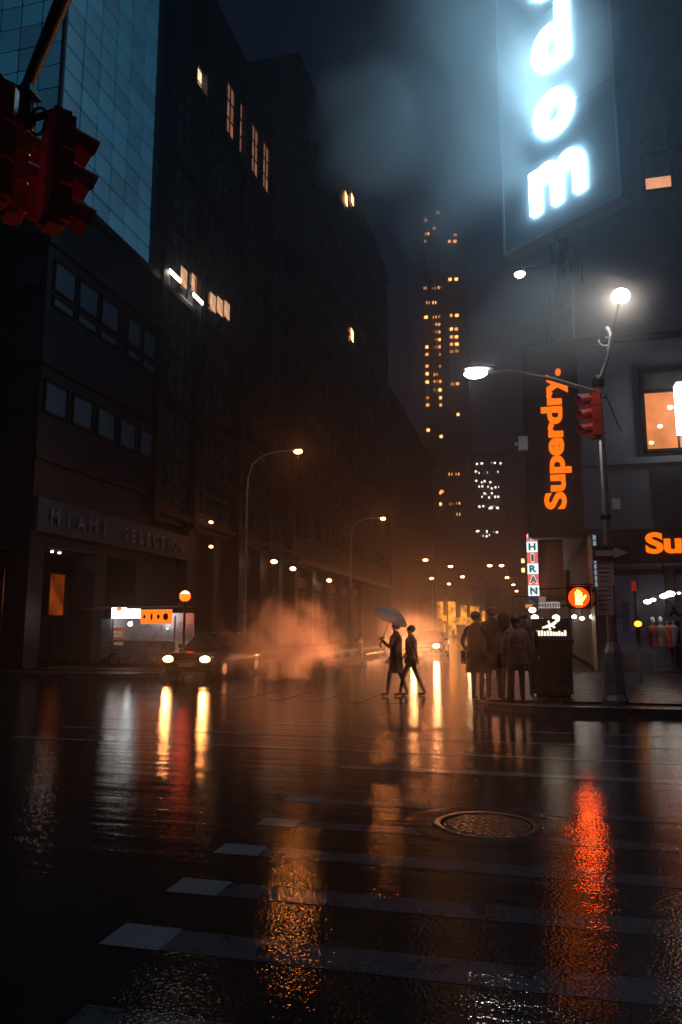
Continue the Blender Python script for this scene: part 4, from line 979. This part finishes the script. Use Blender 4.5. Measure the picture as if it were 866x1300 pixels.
# ================================================================== PEOPLE
def skin_mesh(name, joints, edges, root=0, sub=1):
    me = bpy.data.meshes.new(name); me.from_pydata([j[0] for j in joints], edges, []); me.update()
    ob = bpy.data.objects.new(name, me); COL.objects.link(ob)
    md = ob.modifiers.new('skin', 'SKIN'); md.use_smooth_shade = True
    for i, j in enumerate(joints):
        r = j[1]; sv = me.skin_vertices[0].data[i]; sv.radius = (r, r) if not isinstance(r, tuple) else r; sv.use_root = (i == root)
    sb = ob.modifiers.new('sub', 'SUBSURF'); sb.levels = sub; sb.render_levels = sub
    dg = bpy.context.evaluated_depsgraph_get(); dg.update()
    out = bpy.data.meshes.new_from_object(ob.evaluated_get(dg)); bpy.data.objects.remove(ob)
    return out
M_skin = mat('skin', (.40,.24,.17), .5, var=.1); M_hair = mat('hair', (.03,.02,.015), .5)
def person(label, loc, heading, h=1.72, stride=.0, coat=(.02,.02,.025), trousers=(.015,.015,.02), arm='down', long_coat=False, group=None, hood=False, bag=None):
    """figure facing local -y; stride = half step in metres; arm: down / hold (right hand raised to hold an umbrella) / pocket"""
    k = h/1.72
    t = thing('person', label, 'person', (0,0,0), group)
    J = []; Ed = []
    def j(p, r): J.append((tuple(c*k for c in p), r*k if not isinstance(r, tuple) else tuple(c*k for c in r))); return len(J)-1
    def link(*ids): Ed.extend(zip(ids[:-1], ids[1:]))
    pel = j((0,0,.95), (.155,.115)); wai = j((0,0,1.10), (.145,.105)); che = j((0,.0,1.30), (.175,.12)); upp = j((0,.01,1.43), (.13,.09)); nek = j((0,0,1.52), .058)
    chn = j((0,-.025,1.58), .075); hed = j((0,-.01,1.645), .095); crn = j((0,0,1.70), .075)
    link(pel, wai, che, upp, nek, chn, hed, crn)
    for s in (-1, 1):
        f = stride*s
        hip = j((s*.09,0,.88), .095); kn = j((s*.10,-f*.55-.03,.50), .064); an = j((s*.10,-f+.02,.10), .045)
        he = j((s*.10,-f+.03,.05), .045); toe = j((s*.11,-f-.15,.035), .036)
        link(pel, hip, kn, an, he, toe)
    hands = []
    for s in (-1, 1):
        sh = j((s*.19,.01,1.42), .07)
        if arm == 'hold' and s == 1: el = j((s*.25,-.12,1.16), .05); wr = j((s*.12,-.30,1.30), .034); pa = j((s*.10,-.33,1.36), .036)
        elif arm == 'pocket': el = j((s*.30,.06,1.14), .05); wr = j((s*.22,-.06,.96), .036); pa = j((s*.20,-.09,.91), .038)
        else: el = j((s*.27,stride*s*.3+.03,1.13), .05); wr = j((s*.27,stride*s*.7-.05,.88), .034); pa = j((s*.265,stride*s*.8-.07,.80), .036)
        link(upp, sh, el, wr, pa); hands.append((wr, pa, s))
    me = skin_mesh('body', J, Ed)
    # fingers, thumb, nose and ears joined into the same surface
    bm = bmesh.new(); bm.from_mesh(me); ex = MB()
    for wr, pa, s in hands:
        a = Vector(J[wr][0]); b = Vector(J[pa][0]); d = (b-a).normalized(); side = Vector((0,1,0)) if abs(d.y) < .8 else Vector((1,0,0)); side = (side-d*side.dot(d)).normalized(); nr = d.cross(side)
        curl = -nr*s if arm != 'hold' else nr
        for i, L in enumerate((.065,.075,.07,.055)):
            o = b+side*(i-1.5)*.019*k; ex.tube([o, o+d*L*.55*k, o+d*L*.95*k+curl*.02*k], [.009*k,.0085*k,.006*k], 6)
        o = b-side*.03*k-d*.02*k; ex.tube([o, o-side*.028*k+d*.02*k, o-side*.03*k+d*.05*k], [.011*k,.010*k,.007*k], 6)
    ex.tube([(0,-.085*k,1.66*k),(0,-.118*k,1.625*k),(0,-.09*k,1.612*k)], [.008*k,.016*k,.012*k], 6)
    for s in (-1, 1): ex.ball((s*.092*k, .0, 1.635*k), (.012*k,.022*k,.032*k), 6, 5)
    m2 = ex.mesh('x', None); bm.from_mesh(m2); bm.to_mesh(me); bm.free(); bpy.data.meshes.remove(m2)
    me.materials.clear()
    mc_ = mat('coat_%d_%d' % (int(coat[0]*1000), int(coat[2]*1000)), coat, .55, var=.3, scale=6, bump=.3, bscale=14)
    mt_ = mat('trousers_%d' % int(trousers[2]*1000), trousers, .7, var=.3, scale=6)
    for m in (mc_, mt_, M_skin, M_rub): me.materials.append(m)
    hp_ = [Vector(J[pa][0]) for wr, pa, s in hands]; wr_ = [Vector(J[wr][0]) for wr, pa, s in hands]
    for f in me.polygons:
        c = f.center; z = c.z/k; f.use_smooth = True
        nearhand = any((c-b).length < .1*k and (c-b).length < (c-a).length+.03*k for a, b in zip(wr_, hp_))
        f.material_index = 2 if nearhand or z > 1.53 else 0 if z > .86 or abs(c.x) > .22*k else 3 if z < .09 else 1
    b = part('body', me, None, t)
    part('hair', MB().ball((0,.018*k,1.675*k), (.103*k,.115*k,.10*k), 14, 8) if not hood else MB().lathe([(.13*k,1.5*k),(.13*k,1.6*k),(.125*k,1.7*k),(.08*k,1.78*k),(.02*k,1.8*k)], (0,.03*k,0), 14), M_hair if not hood else mc_, t, True)
    for s in (-1, 1): part('eye', MB().ball((s*.034*k,-.098*k,1.642*k), .011*k, 8, 5), M_black, t)
    part('mouth', MB().box((-.022*k,-.1*k,1.586*k),(.022*k,-.088*k,1.592*k)), mat('lips', (.25,.08,.07), .5), t)
    zl = .55 if long_coat else .80
    part('coat', MB().lathe([(.23*k,zl*k),(.235*k,(zl+.05)*k),(.19*k,1.08*k),(.205*k,1.3*k),(.19*k,1.40*k),(.10*k,1.48*k),(.075*k,1.53*k)], (0,0,0), 20).xf(Matrix.Diagonal((1,.76,1,1))), mc_, t, True)
    if bag == 'backpack':
        bk = part('backpack', MB().ball((0,.20*k,1.20*k), (.15*k,.11*k,.22*k), 14, 9).ball((0,.29*k,1.10*k), (.11*k,.06*k,.11*k), 12, 7), mat('backpack_cloth', (.03,.035,.045), .7, bump=.3), t, True)
        for s in (-1, 1): part('strap', MB().tube([(s*.10*k,.10*k,1.42*k),(s*.12*k,-.02*k,1.45*k),(s*.13*k,-.15*k,1.30*k),(s*.13*k,-.10*k,1.10*k)], .014*k, 6), MATS['backpack_cloth'], bk)
    elif bag == 'shoulder_bag':
        bk = part('shoulder_bag', MB().box((.20*k,-.12*k,.72*k), (.29*k,.14*k,.98*k)), mat('bag_leather', (.05,.03,.022), .4, bump=.2), t)
        part('strap', MB().tube([(.24*k,.1*k,.97*k),(.2*k,.12*k,1.2*k),(.12*k,.06*k,1.44*k),(.1*k,-.06*k,1.44*k),(.2*k,-.14*k,1.2*k),(.24*k,-.1*k,.97*k)], .011*k, 6), MATS['bag_leather'], bk)
    t.rotation_euler = (0,0,heading); t.location = loc
    return t
def umbrella(label, loc, r, m, tilt=(0,0)):
    t = thing('umbrella', label, 'umbrella')
    n = 8; top = .34*r/.55; prof = [(0.01,top),(.35*r,top*.90),(.68*r,top*.62),(.9*r,top*.28),(r,0)]
    vs = []; fs_ = []; seg = 32
    for lay in (0, -.006):
        for rr, z in prof:
            for q in range(seg):
                a = 2*math.pi*q/seg; sc_ = 1-.05*(rr/r)*(1-abs(math.cos(a*n/2)))
                vs.append((rr*sc_*math.cos(a), rr*sc_*math.sin(a), z+lay+.50))
    m_ = len(prof)*seg
    for i in range(len(prof)-1):
        for q in range(seg):
            w = (q+1) % seg; fs_.append((i*seg+q, i*seg+w, (i+1)*seg+w, (i+1)*seg+q)); fs_.append((m_+i*seg+q, m_+(i+1)*seg+q, m_+(i+1)*seg+w, m_+i*seg+w))
    e = (len(prof)-1)*seg
    for q in range(seg): w = (q+1) % seg; fs_.append((e+q, e+w, m_+e+w, m_+e+q))
    part('canopy', MB().add(vs, fs_), m, t, True)
    for q in range(n):
        a = 2*math.pi*q/n; part('rib', MB().tube([(0,0,.50+top-.03),(.68*r*math.cos(a),.68*r*math.sin(a),.50+top*.58),(r*.98*math.cos(a),r*.98*math.sin(a),.49)], .005, 5), M_steel, t)
    part('shaft', MB().tube([(0,0,-.12),(0,0,.50+top+.06)], .008, 8), M_black, t)
    part('handle', MB().tube([(0,0,-.02),(0,0,-.16),(.02,0,-.20),(.05,0,-.20),(.06,0,-.16)], .014, 8), M_black, t, True)
    t.rotation_euler = (tilt[0], tilt[1], 0); t.location = loc
    return t
# the pair walking across the avenue under a pale umbrella (they walk to the left)
person('person in a long dark coat striding over the far crossing holding a pale umbrella', (-3.12,18.0,0), R(-90), 1.70, .22, (.03,.022,.02), arm='hold', long_coat=True)
person('person in dark clothes striding close behind the umbrella holder on the crossing', (-2.78,18.15,0), R(-84), 1.62, .30, (.035,.025,.022), bag='shoulder_bag')
M_umb = bpy.data.materials.new('pale_umbrella_film'); M_umb.use_nodes = True
_n = M_umb.node_tree.nodes; _l = M_umb.node_tree.links; _b = _n['Principled BSDF']; _b.inputs['Base Color'].default_value = (.82,.82,.84,1); _b.inputs['Roughness'].default_value = .4
_t = _n.new('ShaderNodeBsdfTranslucent'); _t.inputs['Color'].default_value = (.9,.88,.9,1); _x = _n.new('ShaderNodeMixShader'); _x.inputs[0].default_value = .65
_l.new(_b.outputs[0], _x.inputs[1]); _l.new(_t.outputs[0], _x.inputs[2]); _l.new(_x.outputs[0], _n['Material Output'].inputs['Surface'])
umbrella('pale translucent umbrella tilted over the walking pair', (-3.43,17.9,1.34), .44, M_umb, (R(6), R(24)))
# the crowd waiting on the corner
people = [('person in a black coat waiting on the kerb, leftmost of the waiting crowd', 606, 15.9, 1.76, (.014,.013,.015), 'pocket', True, 160, False),
          ('tallest person in a long black coat in the waiting crowd', 627, 16.3, 1.86, (.012,.012,.014), 'pocket', True, -170, False),
          ('person in a dark hooded jacket between the tallest person and the pale jacket', 642, 15.6, 1.70, (.018,.014,.014), 'pocket', False, 150, True),
          ('person in a wet pale grey jacket at the right edge of the waiting crowd', 656, 15.35, 1.66, (.20,.20,.24), 'down', False, 190, False),
          ('person in dark clothes standing behind the pale grey jacket', 668, 16.9, 1.74, (.02,.016,.018), 'down', True, 5, False)]
for lab, px, y, h, c, arm, lc, hd_, hood in people:
    p = aty(px, 850, y); person(lab, (p.x, y, .133), R(hd_), h, .04, c, arm=arm, long_coat=lc, group='people waiting at the corner', hood=hood, bag={606:'shoulder_bag', 642:'backpack', 656:'backpack'}.get(px))

# ================================================================== STEAM AND HAZE
def steam(name, label, c, size, density, col, nscale=1.0, thr=.42, soft=.35, seed=0.0, squash=1.0, aniso=.2, step=1.8, gain=1.0):
    o = bpy.data.objects.new(name, MB().box((-1,-1,-1),(1,1,1)).mesh(name, None)); COL.objects.link(o)
    o.location = c; o.scale = size; tag(o, label, 'steam', kind='stuff')
    m = bpy.data.materials.new(name); m.use_nodes = True; n = m.node_tree.nodes; l = m.node_tree.links
    n.remove(n['Principled BSDF']); pv = n.new('ShaderNodeVolumePrincipled')
    pv.inputs['Color'].default_value = (*col, 1); pv.inputs['Density Attribute'].default_value = ''; pv.inputs['Temperature Attribute'].default_value = ''; pv.inputs['Anisotropy'].default_value = aniso
    tc = n.new('ShaderNodeTexCoord'); ln = n.new('ShaderNodeVectorMath'); ln.operation = 'LENGTH'; l.new(tc.outputs['Object'], ln.inputs[0])
    sc_ = n.new('ShaderNodeVectorMath'); sc_.operation = 'MULTIPLY_ADD'; l.new(tc.outputs['Object'], sc_.inputs[0])
    sc_.inputs[1].default_value = [s*nscale for s in size]; sc_.inputs[2].default_value = (seed, seed*1.7, -seed)
    nz = n.new('ShaderNodeTexNoise'); nz.inputs['Scale'].default_value = 1.0; nz.inputs['Detail'].default_value = 5.0; nz.inputs['Roughness'].default_value = .55; nz.inputs['Distortion'].default_value = .6
    l.new(sc_.outputs[0], nz.inputs['Vector'])
    fo = n.new('ShaderNodeMapRange'); fo.inputs['From Min'].default_value = .15; fo.inputs['From Max'].default_value = 1.0; fo.inputs['To Min'].default_value = .28; fo.inputs['To Max'].default_value = -.5
    fo.interpolation_type = 'SMOOTHSTEP'; m.cycles.volume_step_rate = step
    l.new(ln.outputs['Value'], fo.inputs['Value'])
    ad = n.new('ShaderNodeMath'); ad.operation = 'MULTIPLY_ADD'; l.new(nz.outputs['Fac'], ad.inputs[0]); ad.inputs[1].default_value = gain; l.new(fo.outputs[0], ad.inputs[2])
    mr = n.new('ShaderNodeMapRange'); mr.inputs['From Min'].default_value = thr; mr.inputs['From Max'].default_value = thr+soft; mr.inputs['To Max'].default_value = density
    l.new(ad.outputs[0], mr.inputs['Value']); l.new(mr.outputs[0], pv.inputs['Density'])
    l.new(pv.outputs[0], n['Material Output'].inputs['Volume']); o.data.materials.append(m)
    return o
steam('street_steam', 'billowing steam tinted for red light drifting over the road beside the lamp post', (-7.6, 22.8, 1.1), (4.0, 2.2, 2.5), 1.0, (.97,.82,.84), 0.95, 0.94, .65, 3.1, aniso=.7, step=.5, gain=2.0)  # red light on the plume is put into the steam colour
steam('street_steam', 'thin bright steam glowing in the headlights behind the walking pair', (-5.0, 33.5, 1.5), (2.6, 4.5, 2.4), .18, (1,.90,.85), .4, .36, .5, 8.4, aniso=.6)
steam('street_steam', 'dim steam curling round the foot of the corner signal pole', (1.9, 15.9, .9), (1.9, 1.3, 1.1), .55, (.95,.9,.9), 1.1, .50, .35, 5.7, step=1.0)
steam('drifting_steam', 'pale blue steam drifting high in front of the tall letter sign', (-2.6, 28.5, 24), (9.5, 6.0, 13), .22, (.85,.93,1.0), .20, .40, .35, 1.2, aniso=.4)
_c = aty(470, 165, 27.5)
steam('drifting_steam', 'round pale cloud of steam added for lens haze high over the avenue left of the letter sign', _c, (5.2, 3.4, 5.2), .26, (.85,.93,1.0), .30, .34, .3, 4.4, aniso=.0)  # made-up cloud standing in for a haze blob on the lens
_c = aty(705, 70, 23.5)
steam('drifting_steam', 'pale steam veil blowing across the upper letters of the tall sign', _c, (4.2, 1.8, 4.0), .13, (.95,.97,1.0), .30, .34, .35, 6.1, aniso=.5)
steam('drifting_steam', 'thin mist added for a halo round the two bright lamps of the corner signal pole', (.7, 14.6, 7.4), (3.0, 2.2, 2.0), .16, (1,.97,.95), .5, .30, .4, 9.3, aniso=.75)  # local mist added to give the lamps their bloom
steam('cart_steam', 'thin cooking steam rising round the food cart and car', (-12.2, 23.0, 1.1), (3.2, 2.8, 1.5), .26, (.97,.94,.9), .8, .42, .4, 2.2)

hz = bpy.data.objects.new('haze', MB().box((-425,-65,-1),(425,565,190)).mesh('haze', None)); COL.objects.link(hz)
tag(hz, 'thin rainy night haze filling the street', 'haze', kind='stuff')
m = bpy.data.materials.new('haze'); m.use_nodes = True; n = m.node_tree.nodes; n.remove(n['Principled BSDF'])
pv = n.new('ShaderNodeVolumePrincipled'); pv.inputs['Color'].default_value = (.78,.84,1.0,1); pv.inputs['Density'].default_value = .0024
pv.inputs['Density Attribute'].default_value = ''; pv.inputs['Temperature Attribute'].default_value = ''; pv.inputs['Anisotropy'].default_value = .86
m.node_tree.links.new(pv.outputs[0], n['Material Output'].inputs['Volume']); hz.data.materials.append(m)
